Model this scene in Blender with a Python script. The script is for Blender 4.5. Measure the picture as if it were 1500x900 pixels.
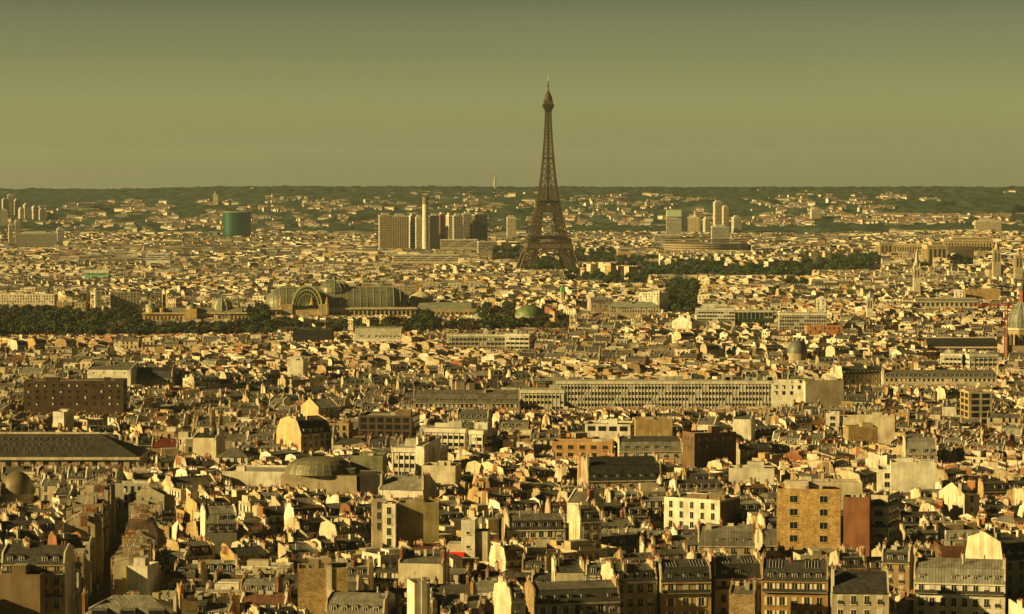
import bpy, math, random
import numpy as np
R = math.radians
scene = bpy.context.scene
for o in list(bpy.data.objects):
    bpy.data.objects.remove(o)

# ------------------------------------------------------------------ camera, sky, sun, exposure
F = 4105.0                 # focal length in photo pixels (1500 wide)
CH = 165.0                 # camera height above the river plain
TILT = math.atan(192.0 / F)
cd = bpy.data.cameras.new("camera"); cam = bpy.data.objects.new("camera", cd)
scene.collection.objects.link(cam)
cam.location = (0, 0, CH); cam.rotation_euler = (math.pi/2 - TILT, 0, 0)
cd.sensor_width = 36.0; cd.lens = F / 1500 * 36.0
cd.clip_start = 1.0; cd.clip_end = 60000.0
scene.camera = cam

SUN_EL, SUN_BACK = 21.0, 20.0         # elevation; degrees behind the camera plane, on the left
w = bpy.data.worlds.new("World"); scene.world = w; w.use_nodes = True
nt = w.node_tree; nt.nodes.clear()
sky = nt.nodes.new('ShaderNodeTexSky'); sky.sky_type = 'NISHITA'; sky.sun_disc = False
sky.sun_elevation = R(SUN_EL); sky.sun_rotation = R(270 - SUN_BACK)
sky.altitude = 150; sky.air_density = 1.0; sky.dust_density = 4.0; sky.ozone_density = 0.6
hs = nt.nodes.new('ShaderNodeHueSaturation'); hs.inputs['Saturation'].default_value = 0.35
tint = nt.nodes.new('ShaderNodeMix'); tint.data_type = 'RGBA'; tint.blend_type = 'MULTIPLY'
tint.inputs['Factor'].default_value = 1.0
tint.inputs[7].default_value = (0.97, 0.91, 0.36, 1)
bg = nt.nodes.new('ShaderNodeBackground'); bg.inputs['Strength'].default_value = 0.157
wo = nt.nodes.new('ShaderNodeOutputWorld')
nt.links.new(sky.outputs[0], hs.inputs['Color']); nt.links.new(hs.outputs[0], tint.inputs[6])
tc = nt.nodes.new('ShaderNodeTexCoord'); sx = nt.nodes.new('ShaderNodeSeparateXYZ'); nt.links.new(tc.outputs['Generated'], sx.inputs[0])
rp = nt.nodes.new('ShaderNodeValToRGB'); rp.color_ramp.elements[0].position = 0.0; rp.color_ramp.interpolation = 'LINEAR'
rp.color_ramp.elements[0].color = (2.2,2.25,2.5,1); rp.color_ramp.elements[1].position = 0.5; rp.color_ramp.elements[1].color = (.027,.024,.017,1)
for p_, c_ in ((.012,(1.6,1.68,1.8)),(.024,(1.15,1.22,1.3)),(.034,(.78,.86,.93)),(.044,(.54,.60,.70)),(.064,(.26,.30,.43)),(.082,(.12,.125,.14)),(.14,(.06,.055,.043))):
    e_ = rp.color_ramp.elements.new(p_); e_.color = (*c_, 1)
nt.links.new(sx.outputs[2], rp.inputs[0])
deep = nt.nodes.new('ShaderNodeMix'); deep.data_type = 'RGBA'; deep.blend_type = 'MULTIPLY'; deep.inputs['Factor'].default_value = 1.0
nt.links.new(tint.outputs[2], deep.inputs[6]); nt.links.new(rp.outputs[0], deep.inputs[7])
nt.links.new(deep.outputs[2], bg.inputs[0]); nt.links.new(bg.outputs[0], wo.inputs[0])

sd = bpy.data.lights.new("sun", 'SUN'); sd.energy = 5.0; sd.angle = R(0.6); sd.color = (1.0, 0.725, 0.25)
sun = bpy.data.objects.new("sun", sd); scene.collection.objects.link(sun)
from mathutils import Vector
sdir = Vector((-math.cos(R(SUN_EL))*math.cos(R(SUN_BACK)), -math.cos(R(SUN_EL))*math.sin(R(SUN_BACK)), math.sin(R(SUN_EL))))
sun.rotation_euler = sdir.to_track_quat('Z', 'Y').to_euler()
sun.location = (-300, -200, 600)
vs = scene.view_settings
vs.view_transform = 'Standard'; vs.look = 'None'; vs.gamma = 1.0; vs.exposure = 0.75
scene.cycles.diffuse_bounces = 1
HAZE = 2.0e-5

rnd = random.Random(11)
# ------------------------------------------------------------------ projection helpers
ct, st_ = math.cos(TILT), math.sin(TILT)
def ray(py):                       # dz/dY for a pixel row
    v = (450 - py) / F
    return (-st_ + v*ct) / (ct + v*st_)
def zat(py, Y): return CH + ray(py)*Y
def xat(px, Y, py=450):
    v = (450 - py) / F
    return (px - 750) / F * Y / (ct + v*st_)
def proj(x, y, z):
    dz = z - CH
    dep = y*ct - dz*st_; up = y*st_ + dz*ct
    return 750 + F*x/dep, 450 - F*up/dep
GY = [0, 400, 600, 850, 1000, 1300, 1600, 2000, 2500, 3200, 4000, 20000]
GZ = [62, 46, 40, 39, 36, 30, 24, 17, 10, 3, 0, 0]
def ground(x, y):
    g = float(np.interp(y, GY, GZ))
    dx, dy = (x-760)/420.0, (y-4850)/600.0
    e = dx*dx + dy*dy
    if e < 9: g += 30*math.exp(-e)
    return g
def ysolve(py, h, px=750):
    lo, hi = 500.0, 7400.0
    for _ in range(40):
        m = (lo+hi)/2
        p = proj(xat(px, m), m, ground(xat(px, m), m)+h)[1]
        if p > py: lo = m
        else: hi = m
    return lo

# ------------------------------------------------------------------ materials
def mat(name, rough=0.9, col=None, noise=0.25, scale=0.3, metal=0.0, spec=0.3, seams=0, brick=0, streak=0.0, bump=0.0, dirt=(0.35,0.30,0.24)):
    m = bpy.data.materials.new(name); m.use_nodes = True
    t = m.node_tree; n = t.nodes; L = t.links
    b = n['Principled BSDF']; b.inputs['Roughness'].default_value = rough
    b.inputs['Metallic'].default_value = metal
    b.inputs['Specular IOR Level'].default_value = spec
    if col is None:
        a = n.new('ShaderNodeAttribute'); a.attribute_name = 'col'; src = a.outputs['Color']
    else:
        c = n.new('ShaderNodeRGB'); c.outputs[0].default_value = (*col, 1); src = c.outputs[0]
    geo = n.new('ShaderNodeNewGeometry')
    def mul(src, fac):
        x = n.new('ShaderNodeMix'); x.data_type = 'RGBA'; x.blend_type = 'MULTIPLY'; x.inputs['Factor'].default_value = 1
        L.new(src, x.inputs[6]); L.new(fac, x.inputs[7]); return x.outputs[2]
    def ramp(val, p0, c0, p1, c1):
        r = n.new('ShaderNodeValToRGB'); e = r.color_ramp.elements
        e[0].position = p0; e[0].color = (*c0, 1); e[1].position = p1; e[1].color = (*c1, 1)
        L.new(val, r.inputs[0]); return r.outputs[0]
    last = None
    if noise > 0:
        tx = n.new('ShaderNodeTexNoise'); tx.inputs['Scale'].default_value = scale; tx.inputs['Detail'].default_value = 5
        L.new(geo.outputs['Position'], tx.inputs['Vector'])
        k = 1-noise
        src = mul(src, ramp(tx.outputs[0], .32, (k*0.92, k*.9, k*.86), .62, (1,1,1))); last = tx.outputs[0]
    if streak > 0:      # rain streaks running down the wall
        mp = n.new('ShaderNodeMapping'); mp.inputs['Scale'].default_value = (.9, .9, .10)
        L.new(geo.outputs['Position'], mp.inputs[0])
        tx = n.new('ShaderNodeTexNoise'); tx.inputs['Scale'].default_value = 1.0; tx.inputs['Detail'].default_value = 3
        L.new(mp.outputs[0], tx.inputs['Vector']); k = 1-streak
        src = mul(src, ramp(tx.outputs[0], .36, (k, k*.95, k*.88), .55, (1,1,1)))
    if seams:
        uv = n.new('ShaderNodeUVMap'); sp = n.new('ShaderNodeSeparateXYZ'); L.new(uv.outputs[0], sp.inputs[0])
        md = n.new('ShaderNodeMath'); md.operation = 'PINGPONG'; md.inputs[1].default_value = seams/2
        L.new(sp.outputs[0], md.inputs[0])
        src = mul(src, ramp(md.outputs[0], .02, (.50,.50,.50), .14, (1,1,1)))
        fl = n.new('ShaderNodeMath'); fl.operation = 'SNAP'; fl.inputs[1].default_value = seams
        L.new(sp.outputs[0], fl.inputs[0])
        fl2 = n.new('ShaderNodeMath'); fl2.operation = 'SNAP'; fl2.inputs[1].default_value = 2.2
        L.new(sp.outputs[1], fl2.inputs[0])
        cb = n.new('ShaderNodeCombineXYZ'); L.new(fl.outputs[0], cb.inputs[0]); L.new(fl2.outputs[0], cb.inputs[1])
        wn = n.new('ShaderNodeTexWhiteNoise'); wn.noise_dimensions = '3D'; L.new(cb.outputs[0], wn.inputs['Vector'])
        src = mul(src, ramp(wn.outputs[0], 0, (.72,.72,.70), 1, (1.0,1.0,1.0)))
    if brick:
        tx = n.new('ShaderNodeTexVoronoi'); tx.inputs['Scale'].default_value = brick
        mp = n.new('ShaderNodeMapping'); mp.inputs['Scale'].default_value = (1, 1, 1.7)
        L.new(geo.outputs['Position'], mp.inputs[0]); L.new(mp.outputs[0], tx.inputs['Vector'])
        hs = n.new('ShaderNodeRGBToBW'); L.new(tx.outputs['Color'], hs.inputs[0])
        src = mul(src, ramp(hs.outputs[0], .15, (.52,.46,.4), .75, (1,1,1)))
    if bump > 0 and last is not None:
        bp = n.new('ShaderNodeBump'); bp.inputs['Strength'].default_value = bump; bp.inputs['Distance'].default_value = .3
        L.new(last, bp.inputs['Height']); L.new(bp.outputs[0], b.inputs['Normal'])
    L.new(src, b.inputs['Base Color'])
    return m
M = {
 'wall': mat('plaster_wall', .92, noise=.30, scale=.22, streak=.17),
 'stone': mat('rubble_stone_wall', .95, noise=.3, scale=.4, brick=2.6, streak=.1),
 'zinc': mat('zinc_roof', .55, noise=.35, scale=.35, metal=.15, spec=.35, seams=.8),
 'slate': mat('slate_roof', .6, noise=.3, scale=.8, spec=.35, brick=1.2),
 'flat': mat('gravel_roof', .95, noise=.4, scale=.25),
 'pot': mat('terracotta_pot', .9, noise=.3, scale=2),
 'glass': mat('window_glass', .12, noise=.3, scale=.6, spec=.5),
 'trim': mat('painted_trim', .7, noise=.12, scale=.8),
 'iron': mat('dark_iron', .6, noise=.2, scale=1, metal=.2),
 'tower': mat('brown_painted_iron', .65, noise=.15, scale=.05, metal=0.0),
 'leaf': mat('foliage', .8, noise=.35, scale=.25, spec=.15),
 'bark': mat('bark', .95, noise=.3, scale=2),
 'curtain': mat('curtain_wall_glass', .3, noise=.2, scale=.1, spec=.8, metal=.55),
 'glassroof': mat('glazed_roof', .5, noise=.3, scale=.08, spec=.5, metal=.1),
}
MK = list(M.keys())

# ------------------------------------------------------------------ mesh builder
class MB:
    def __init__(s):
        s.V=[]; s.N=[]; s.M=[]; s.C=[]; s.U=[]; s.c=1.0; s.s=0.0; s.o=(0,0,0); s.j=.06; s.uvf=False; s.smooth=False
    def at(s, x, y, z, a):
        s.o=(x,y,z); s.c=math.cos(a); s.s=math.sin(a); return s
    def q(s, pts, m, col, uv=None):
        c, n, (ox,oy,oz) = s.c, s.s, s.o
        V = s.V
        for (x,y,z) in pts: V.append((c*x-n*y+ox, n*x+c*y+oy, z+oz))
        s.N.append(len(pts)); s.M.append(m); s.C.append(col)
        if uv is None: s.U.extend([(.3,.3)]*len(pts))
        else: s.U.extend(uv)
    def box(s, x0,x1,y0,y1,z0,z1, m, col, tm=None, tc=None, bottom=False):
        tm = tm or m; tc = tc or col
        s.q([(x0,y0,z0),(x1,y0,z0),(x1,y0,z1),(x0,y0,z1)], m, col)
        s.q([(x1,y0,z0),(x1,y1,z0),(x1,y1,z1),(x1,y0,z1)], m, col)
        s.q([(x1,y1,z0),(x0,y1,z0),(x0,y1,z1),(x1,y1,z1)], m, col)
        s.q([(x0,y1,z0),(x0,y0,z0),(x0,y0,z1),(x0,y1,z1)], m, col)
        s.q([(x0,y0,z1),(x1,y0,z1),(x1,y1,z1),(x0,y1,z1)], tm, tc, [(0,0),(x1-x0,0),(x1-x0,y1-y0),(0,y1-y0)])
        if bottom: s.q([(x0,y1,z0),(x1,y1,z0),(x1,y0,z0),(x0,y0,z0)], m, col)
    def prismx(s, prof, x0, x1, m, col):          # profile in (y,z), extruded along x
        s.q([(x0,y,z) for y,z in reversed(prof)], m, col)
        s.q([(x1,y,z) for y,z in prof], m, col)
        for i in range(len(prof)):
            a, b = prof[i], prof[(i+1) % len(prof)]
            s.q([(x0,a[0],a[1]),(x0,b[0],b[1]),(x1,b[0],b[1]),(x1,a[0],a[1])], m, col)
    def prismy(s, prof, y0, y1, m, col):          # profile in (x,z), extruded along y
        s.q([(x,y0,z) for x,z in prof], m, col)
        s.q([(x,y1,z) for x,z in reversed(prof)], m, col)
        for i in range(len(prof)):
            a, b = prof[i], prof[(i+1) % len(prof)]
            s.q([(a[0],y0,a[1]),(a[0],y1,a[1]),(b[0],y1,b[1]),(b[0],y0,b[1])], m, col)
    def cyl(s, x, y, z0, z1, r, n, m, col, r1=None, top=True, ph=0.0):
        r1 = r if r1 is None else r1
        A = [(math.cos(2*math.pi*i/n+ph), math.sin(2*math.pi*i/n+ph)) for i in range(n)]
        for i in range(n):
            a, b = A[i], A[(i+1)%n]
            s.q([(x+a[0]*r,y+a[1]*r,z0),(x+b[0]*r,y+b[1]*r,z0),(x+b[0]*r1,y+b[1]*r1,z1),(x+a[0]*r1,y+a[1]*r1,z1)], m, col)
        if top and r1 > .01: s.q([(x+a[0]*r1,y+a[1]*r1,z1) for a in A], m, col)
    def lathe(s, x, y, prof, n, m, col, sx=1.0, sy=1.0, a0=0.0, a1=2*math.pi):
        for (r0,z0),(r1,z1) in zip(prof, prof[1:]):
            for i in range(n):
                t0, t1 = a0+(a1-a0)*i/n, a0+(a1-a0)*(i+1)/n
                p = [(x+sx*r0*math.cos(t0),y+sy*r0*math.sin(t0),z0),(x+sx*r0*math.cos(t1),y+sy*r0*math.sin(t1),z0),
                     (x+sx*r1*math.cos(t1),y+sy*r1*math.sin(t1),z1),(x+sx*r1*math.cos(t0),y+sy*r1*math.sin(t0),z1)]
                if r1 < .01: p = p[:3]
                s.q(p, m, col)
    def bar(s, a, b, t, m, col, t2=None):         # square bar between two points
        a = Vector(a); b = Vector(b); d = b-a
        if d.length < 1e-6: return
        d.normalize()
        u = d.cross(Vector((0,0,1)) if abs(d.z) < .9 else Vector((1,0,0))).normalized(); v = d.cross(u)
        h0 = t/2; h1 = (t if t2 is None else t2)/2
        P = [a+u*i*h0+v*j*h0 for i,j in ((-1,-1),(1,-1),(1,1),(-1,1))]
        Q = [b+u*i*h1+v*j*h1 for i,j in ((-1,-1),(1,-1),(1,1),(-1,1))]
        for i in range(4):
            k = (i+1)%4; s.q([tuple(P[i]),tuple(P[k]),tuple(Q[k]),tuple(Q[i])], m, col)
        s.q([tuple(p) for p in Q], m, col); s.q([tuple(p) for p in reversed(P)], m, col)
    def build(s, name, parent=None, jit=None):
        if not s.N: return None
        me = bpy.data.meshes.new(name)
        N = np.array(s.N, dtype=np.int32); nv = len(s.V)
        used = sorted(set(s.M), key=MK.index)
        for k in used: me.materials.append(M[k])
        idx = {k:i for i,k in enumerate(used)}
        me.vertices.add(nv); me.vertices.foreach_set('co', np.array(s.V, dtype=np.float32).ravel())
        me.loops.add(nv); me.loops.foreach_set('vertex_index', np.arange(nv, dtype=np.int32))
        me.polygons.add(len(N)); st = np.zeros(len(N), dtype=np.int32); st[1:] = np.cumsum(N)[:-1]
        me.polygons.foreach_set('loop_start', st)
        me.polygons.foreach_set('material_index', np.array([idx[k] for k in s.M], dtype=np.int32))
        uvl = me.uv_layers.new(name='UVMap')
        uvl.data.foreach_set('uv', np.array(s.U, dtype=np.float32).ravel())
        at = me.attributes.new('col', 'FLOAT_COLOR', 'FACE')
        C = np.ones((len(N),4), dtype=np.float32); C[:,:3] = np.array(s.C, dtype=np.float32)
        at.data.foreach_set('color', C.ravel())
        me.update(calc_edges=True)
        if s.smooth:
            import bmesh
            bm = bmesh.new(); bm.from_mesh(me); bmesh.ops.remove_doubles(bm, verts=bm.verts, dist=.01)
            for f in bm.faces: f.smooth = True
            bm.to_mesh(me); bm.free()
        o = bpy.data.objects.new(name, me); scene.collection.objects.link(o)
        if parent: o.parent = parent
        return o
def tag(o, label=None, cat=None, group=None, kind=None):
    if label: o['label'] = label
    if cat: o['category'] = cat
    if group: o['group'] = group
    if kind: o['kind'] = kind
    return o
def empty(name, loc, rz=0.0, label=None, cat=None, group=None):
    o = bpy.data.objects.new(name, None); scene.collection.objects.link(o)
    o.location = loc; o.rotation_euler = (0,0,rz); o.empty_display_size = 1
    return tag(o, label, cat, group)
def copy_tree(o, parent=None):
    c = o.copy(); scene.collection.objects.link(c); c.parent = parent
    for ch in list(o.children): copy_tree(ch, c)
    return c

# colours (real-world base colours)
WHITE=(.72,.69,.63); CREAM=(.64,.57,.45); BEIGE=(.46,.39,.29); OCHRE=(.46,.33,.17); TAN=(.40,.30,.18)
BRICK=(.30,.13,.07); BROWN=(.20,.14,.09); GREY=(.36,.35,.32); LGREY=(.52,.51,.47); DARK=(.06,.055,.05)
ZL=(.33,.315,.285); ZM=(.205,.192,.168); ZD=(.112,.105,.095); SL=(.05,.049,.048); POT=(.27,.10,.055); PANE=(.02,.022,.025)
WALLS=[(WHITE,'white',18),(CREAM,'cream',36),(BEIGE,'beige',24),(OCHRE,'ochre',12),(TAN,'tan',8),(GREY,'grey',4)]
def wpick(r, L):
    t = r.random()*sum(x[-1] for x in L)
    for x in L:
        t -= x[-1]
        if t <= 0: return x
    return L[-1]
def jc(r, c, a=.10):
    k = 1+r.uniform(-a, a); return (c[0]*k, c[1]*k*(1+r.uniform(-.02,.02)), c[2]*k*(1+r.uniform(-.05,.05)))

# ------------------------------------------------------------------ house generator
class Stuff:                                   # everything goes into one mesh
    def __init__(s): s.mb = MB(); s.ind = False
    def begin(s, x, y, z, a): s.mb.at(x,y,z,a)
    def part(s, name, under=None): return s.mb
class Indiv:                                   # every part is a mesh of its own
    def __init__(s): s.ind = True; s.hero = False
    def begin(s, x, y, z, a): s.P = []
    def part(s, name, under=None):
        m = MB(); s.P.append((name, m, under)); return m
    def finish(s, name, x, y, z, a, label, cat, group):
        root = empty(name, (x,y,z), a, label, cat, group); made = {}
        for nm, m, under in s.P:
            if not m.N: continue
            o = m.build(nm, made.get(id(under), root) if under is not None else root); made[id(m)] = o
        return root

def frect(mb, fc, a0, a1, z0, z1, off, m, col):      # upright rectangle on a facade
    (px,py,ux,uy,nx,ny) = fc
    P = [(px+ux*a+nx*off, py+uy*a+ny*off) for a in (a0,a1)]
    mb.q([(P[0][0],P[0][1],z0),(P[1][0],P[1][1],z0),(P[1][0],P[1][1],z1),(P[0][0],P[0][1],z1)], m, col)
def fbox(mb, fc, a0, a1, z0, z1, o0, o1, m, col):
    (px,py,ux,uy,nx,ny) = fc
    def pt(a, o, z): return (px+ux*a+nx*o, py+uy*a+ny*o, z)
    mb.q([pt(a0,o1,z0),pt(a1,o1,z0),pt(a1,o1,z1),pt(a0,o1,z1)], m, col)
    mb.q([pt(a0,o0,z1),pt(a0,o1,z1),pt(a1,o1,z1),pt(a1,o0,z1)], m, col)
    mb.q([pt(a0,o0,z0),pt(a1,o0,z0),pt(a1,o1,z0),pt(a0,o1,z0)], m, col)
    mb.q([pt(a0,o0,z0),pt(a0,o1,z0),pt(a0,o1,z1),pt(a0,o0,z1)], m, col)
    mb.q([pt(a1,o1,z0),pt(a1,o0,z0),pt(a1,o0,z1),pt(a1,o1,z1)], m, col)
def facades(w, d):
    return {'front':(0,-d/2,1,0,0,-1),'back':(0,d/2,-1,0,0,1),'left':(-w/2,0,0,-1,-1,0),'right':(w/2,0,0,1,1,0)}

def window(sink, r, fc, a, z0, ww, wh, lev, style, trim, sub='window'):
    if lev >= 2:
        frect(sink.part(sub), fc, a-ww/2, a+ww/2, z0, z0+wh, .04, 'glass', PANE); return
    mb = sink.part(sub)
    if lev == 1:
        frect(mb, fc, a-ww/2-.12, a+ww/2+.12, z0-.1, z0+wh+.1, .04, 'trim', trim)
        frect(mb, fc, a-ww/2, a+ww/2, z0, z0+wh, .07, 'glass', PANE)
        if r.random() < .3: frect(mb, fc, a-ww/2, a+ww*.05, z0, z0+wh*r.uniform(.5,1), .10, 'trim', WHITE)
        return
    fbox(mb, fc, a-ww/2-.14, a+ww/2+.14, z0-.05, z0+wh+.16, 0, .07, 'trim', trim)
    fbox(mb, fc, a-ww/2-.2, a+ww/2+.2, z0-.2, z0-.05, 0, .22, 'trim', trim)
    frect(sink.part('pane', mb) if getattr(sink,'hero',False) else mb, fc, a-ww/2, a+ww/2, z0, z0+wh, .085, 'glass', PANE)
    fbox(mb, fc, a-.035, a+.035, z0, z0+wh, .085, .12, 'trim', WHITE if style!='plain' else GREY)
    k = r.random()
    if k < .25 and style!='plain': frect(mb, fc, a-ww/2, a+ww/2, z0+wh*r.uniform(.3,.8), z0+wh, .10, 'trim', jc(r, LGREY))
    if style == 'shutters' and k > .3:
        for s in (-1,1):
            e = a+s*(ww/2+.14); fbox(mb, fc, min(e,e+s*.55), max(e,e+s*.55), z0-.02, z0+wh, .0, .10, 'trim', jc(r,WHITE,.08))
    elif style == 'rail':
        fbox(mb, fc, a-ww/2-.1, a+ww/2+.1, z0, z0+.75, .14, .2, 'iron', DARK)

def chimney(sink, r, x0, x1, y0, y1, zb, zt, lev, col, under=None, brick=False):
    mb = sink.part('chimney', under) if lev < 9 else sink.part('chimney')
    m = 'stone' if brick else 'wall'
    mb.box(x0,x1,y0,y1,zb,zt, m, col)
    along = (y1-y0) >= (x1-x0); Ln = (y1-y0) if along else (x1-x0)
    if lev <= 1:
        mb.box(x0-.08,x1+.08,y0-.08,y1+.08,zt,zt+.16,'wall',jc(r,BEIGE))
    if lev <= 1:
        pots = mb
        n = max(2, int(Ln/.55))
        for i in range(n):
            if r.random() < .12: continue
            t = (i+.5)/n; px = (x0+x1)/2 if along else x0+(x1-x0)*t; py = y0+(y1-y0)*t if along else (y0+y1)/2
            hh = r.choice([.4,.5,.6,.6,.8,1.1]); c = jc(r, POT, .3) if r.random() < .8 else jc(r, LGREY, .2)
            if lev == 0: (sink.part('chimney_pot', mb) if getattr(sink,'hero',False) else pots).cyl(px,py,zt+.16,zt+.16+hh,.17,6,'pot',c,.13)
            else: pots.box(px-.15,px+.15,py-.15,py+.15,zt+.16,zt+.16+hh,'pot',c)
    elif lev == 2:
        mb.box(x0+.15,x1-.15,y0+.1,y1-.1,zt,zt+.6,'pot',jc(r,POT,.3))

def dormer(sink, r, x, yf, z, lev, s, depth, wcol, rcol, arch=False):   # s=-1 faces -y
    mb = sink.part('dormer')
    w, h = .72, 1.75
    y0, y1 = (yf, yf+depth) if s < 0 else (yf-depth, yf)
    mb.box(x-w,x+w,y0,y1,z,z+h,'trim',wcol,'zinc',rcol)
    fc = (x,yf,-s,0,0,s)
    if lev < 2:
        if arch:
            mb.cyl(x, 0, 0, 0, .01, 3, 'zinc', rcol)
            prof=[(x+(w+.15)*math.cos(t), z+h+.55*math.sin(t)) for t in [math.pi*i/6 for i in range(7)]]
            mb.prismy(prof, y0-.15 if s<0 else y0, y1 if s<0 else y1+.15, 'zinc', rcol)
        else:
            mb.box(x-w-.15,x+w+.15,y0-(.2 if s<0 else 0),y1+(.2 if s>0 else 0),z+h+.003,z+h+.18,'zinc',rcol)
    frect(sink.part('pane', mb) if getattr(sink,'hero',False) else mb, fc, -w+.22, w-.22, z+.25, z+h-.2, .04, 'glass', PANE)
    if lev == 0: frect(mb, fc, -.05,.05, z+.25, z+h-.2, .07, 'trim', WHITE)

def skylight(mb, x, y0, z0, y1, z1, w):
    dy, dz = y1-y0, z1-z0; L = math.hypot(dy,dz); ny, nz = -dz/L, dy/L
    if nz < 0: ny, nz = -ny, -nz
    o=.06; mb.q([(x-w-.1,y0+ny*o,z0+nz*o),(x+w+.1,y0+ny*o,z0+nz*o),(x+w+.1,y1+ny*o,z1+nz*o),(x-w-.1,y1+ny*o,z1+nz*o)],'trim',LGREY)
    o=.1; mb.q([(x-w,y0+ny*o,z0+nz*o),(x+w,y0+ny*o,z0+nz*o),(x+w,y1+ny*o,z1+nz*o),(x-w,y1+ny*o,z1+nz*o)],'glass',PANE)

def house(sink, r, sp):
    w, d, h, kind, lev = sp['w'], sp['d'], sp['h'], sp['kind'], sp['lev']
    wc, pc = sp['wc'], sp['pc']; rc, mc = sp['rc'], sp['mc']
    wm = sp.get('wm','wall'); pm = sp.get('pm','wall')
    sink.begin(sp['x'], sp['y'], sp['z'], sp['a'])
    W, D = w/2-.03, d/2
    # which long side looks at the camera
    camdir = math.atan2(-sp['y'], -sp['x'])-sp['a']
    see_front = math.sin(camdir) < 0
    sides = ['front','back'] if lev <= 1 else (['front'] if see_front else ['back'])
    wall = sink.part('wall')
    wall.box(-W, W, -D, D, -4, h, wm, wc, 'flat', GREY)
    fcs = facades(2*W, d)
    tz = h; mtl = sp.get('mm','slate')
    roof = sink.part('roof')
    def slope(ya, za, yb, zb, m, col, xl=W, xr=W):
        L = math.hypot(yb-ya, zb-za)
        p = [(-xl,ya,za),(xl,ya,za),(xr,yb,zb),(-xr,yb,zb)]
        if ya > yb: p = [p[1],p[0],p[3],p[2]]
        roof.q(p, m, col, [(0,0),(2*xl,0),(2*xl,L),(0,L)])
    pt = .38; up = sp.get('up', .45)
    if kind == 'mansard':
        i1 = sp.get('i1', 1.1); z1 = h+sp.get('mh', 2.7); z2 = z1+sp.get('rh', (D-i1)*.28)
        e = .25
        slope(-D-e, h, -D+i1, z1, mtl, mc); slope(D+e, h, D-i1, z1, mtl, mc)
        slope(-D+i1-.12, z1+.02, 0, z2, 'zinc', rc); slope(D-i1+.12, z1+.02, 0, z2, 'zinc', rc)
        wall.box(-W, W, -D-.35, D+.35, h-.35, h-.02, wm, wc)
        prof = [(-D-e*.6,h-1),(D+e*.6,h-1),(D+.1,h+up*.6),(D-i1+.15,z1+up),(0,z2+up),(-D+i1-.15,z1+up),(-D-.1,h+up*.6)]
        tz = z2; dz = z1; dy0 = -D
        n = max(1, int((w-1.6)/sp.get('bay',2.5)))
        xs = [-(n-1)/2*2.5*(w-1.6)/(2.5*n) + i*(w-1.6)/n for i in range(n)]
        if lev <= 1 or (lev == 2 and r.random() < .5):
            for sd in sides:
                s = -1 if sd == 'front' else 1
                for x in xs:
                    if r.random() < .85: dormer(sink, r, x, s*(D-.2), h+.35, lev, s, 1.3, jc(r, LGREY), mc, sp.get('arch',False))
    elif kind == 'gable':
        z2 = h+D*sp.get('pitch',.5)
        e=.3
        slope(-D-e, h-.1, 0, z2, 'zinc' if not sp.get('slateroof') else 'slate', rc); slope(D+e, h-.1, 0, z2, 'zinc' if not sp.get('slateroof') else 'slate', rc)
        prof = [(-D-.05,h-1),(D+.05,h-1),(D+.05,h+up*.5),(0,z2+up),(-D-.05,h+up*.5)]
        tz = z2
        if lev <= 1:
            for k in range(r.randint(0,3)):
                x = r.uniform(-W+1.5, W-1.5); s = r.choice((-1,1)); t0 = r.uniform(.25,.55); t1 = t0+.2
                skylight(roof, x, s*D*(1-t0), h+(z2-h)*t0, s*D*(1-t1), h+(z2-h)*t1, .4)
    elif kind == 'shed':
        z2 = h+2*D*.22
        slope(-D-.2, h, D, z2, 'zinc', rc)
        roof.q([(W,D,h-.3),(-W,D,h-.3),(-W,D,z2),(W,D,z2)], pm, pc)
        prof = [(-D,h-1),(D,h-1),(D,z2+up),(-D,h+up)]; tz = z2
    elif kind == 'hip':
        z2 = h+D*.5; e=.35; k = max(0, W-D*.8)
        UVh = [(0,0),(2*W,0),(2*W-D,D),(D,D)]
        roof.q([(-W-e,-D-e,h),(W+e,-D-e,h),(k,0,z2),(-k,0,z2)], 'zinc', rc, UVh)
        roof.q([(W+e,D+e,h),(-W-e,D+e,h),(-k,0,z2),(k,0,z2)], 'zinc', rc, UVh)
        roof.q([(W+e,-D-e,h),(W+e,D+e,h),(k,0,z2)], 'zinc', rc, [(0,0),(2*D,0),(D,D)])
        roof.q([(-W-e,D+e,h),(-W-e,-D-e,h),(-k,0,z2)], 'zinc', rc, [(0,0),(2*D,0),(D,D)])
        prof = None; tz = z2
    else:  # flat
        z2 = h; prof = None
        for (x0,x1,y0,y1) in ((-W,W,-D,-D+.3),(-W,W,D-.3,D),(-W,-W+.3,-D+.3,D-.3),(W-.3,W,-D+.3,D-.3)):
            wall.box(x0,x1,y0,y1,h,h+.8,wm,wc)
        tz = h+.6
        if lev < 3:
            for k in range(r.randint(1,3)):
                bw, bd, bh = r.uniform(1.2,3.5), r.uniform(1.2,2.5), r.uniform(1.2,3)
                if W-bw < 1 or D-bd < 1: continue
                x, y = r.uniform(-W+bw, W-bw), r.uniform(-D+bd, D-bd)
                (sink.part('roof_hut') if lev==0 else roof).box(x-bw,x+bw,y-bd,y+bd,h,h+bh,'wall',jc(r,pc),'flat',jc(r,GREY))
    if prof is not None:
        if lev <= 2:
            pw = sink.part('party_wall') if lev==0 else wall
            pw.prismx(prof, -W-.01, -W+pt, pm, pc)
            pw = sink.part('party_wall') if lev==0 else wall
            pw.prismx(prof, W-pt, W+.01, pm, jc(r,pc))
        else:
            wall.q([(-W-.01,y,z) for y,z in reversed(prof)], pm, pc); wall.q([(W+.01,y,z) for y,z in prof], pm, pc)
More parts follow.
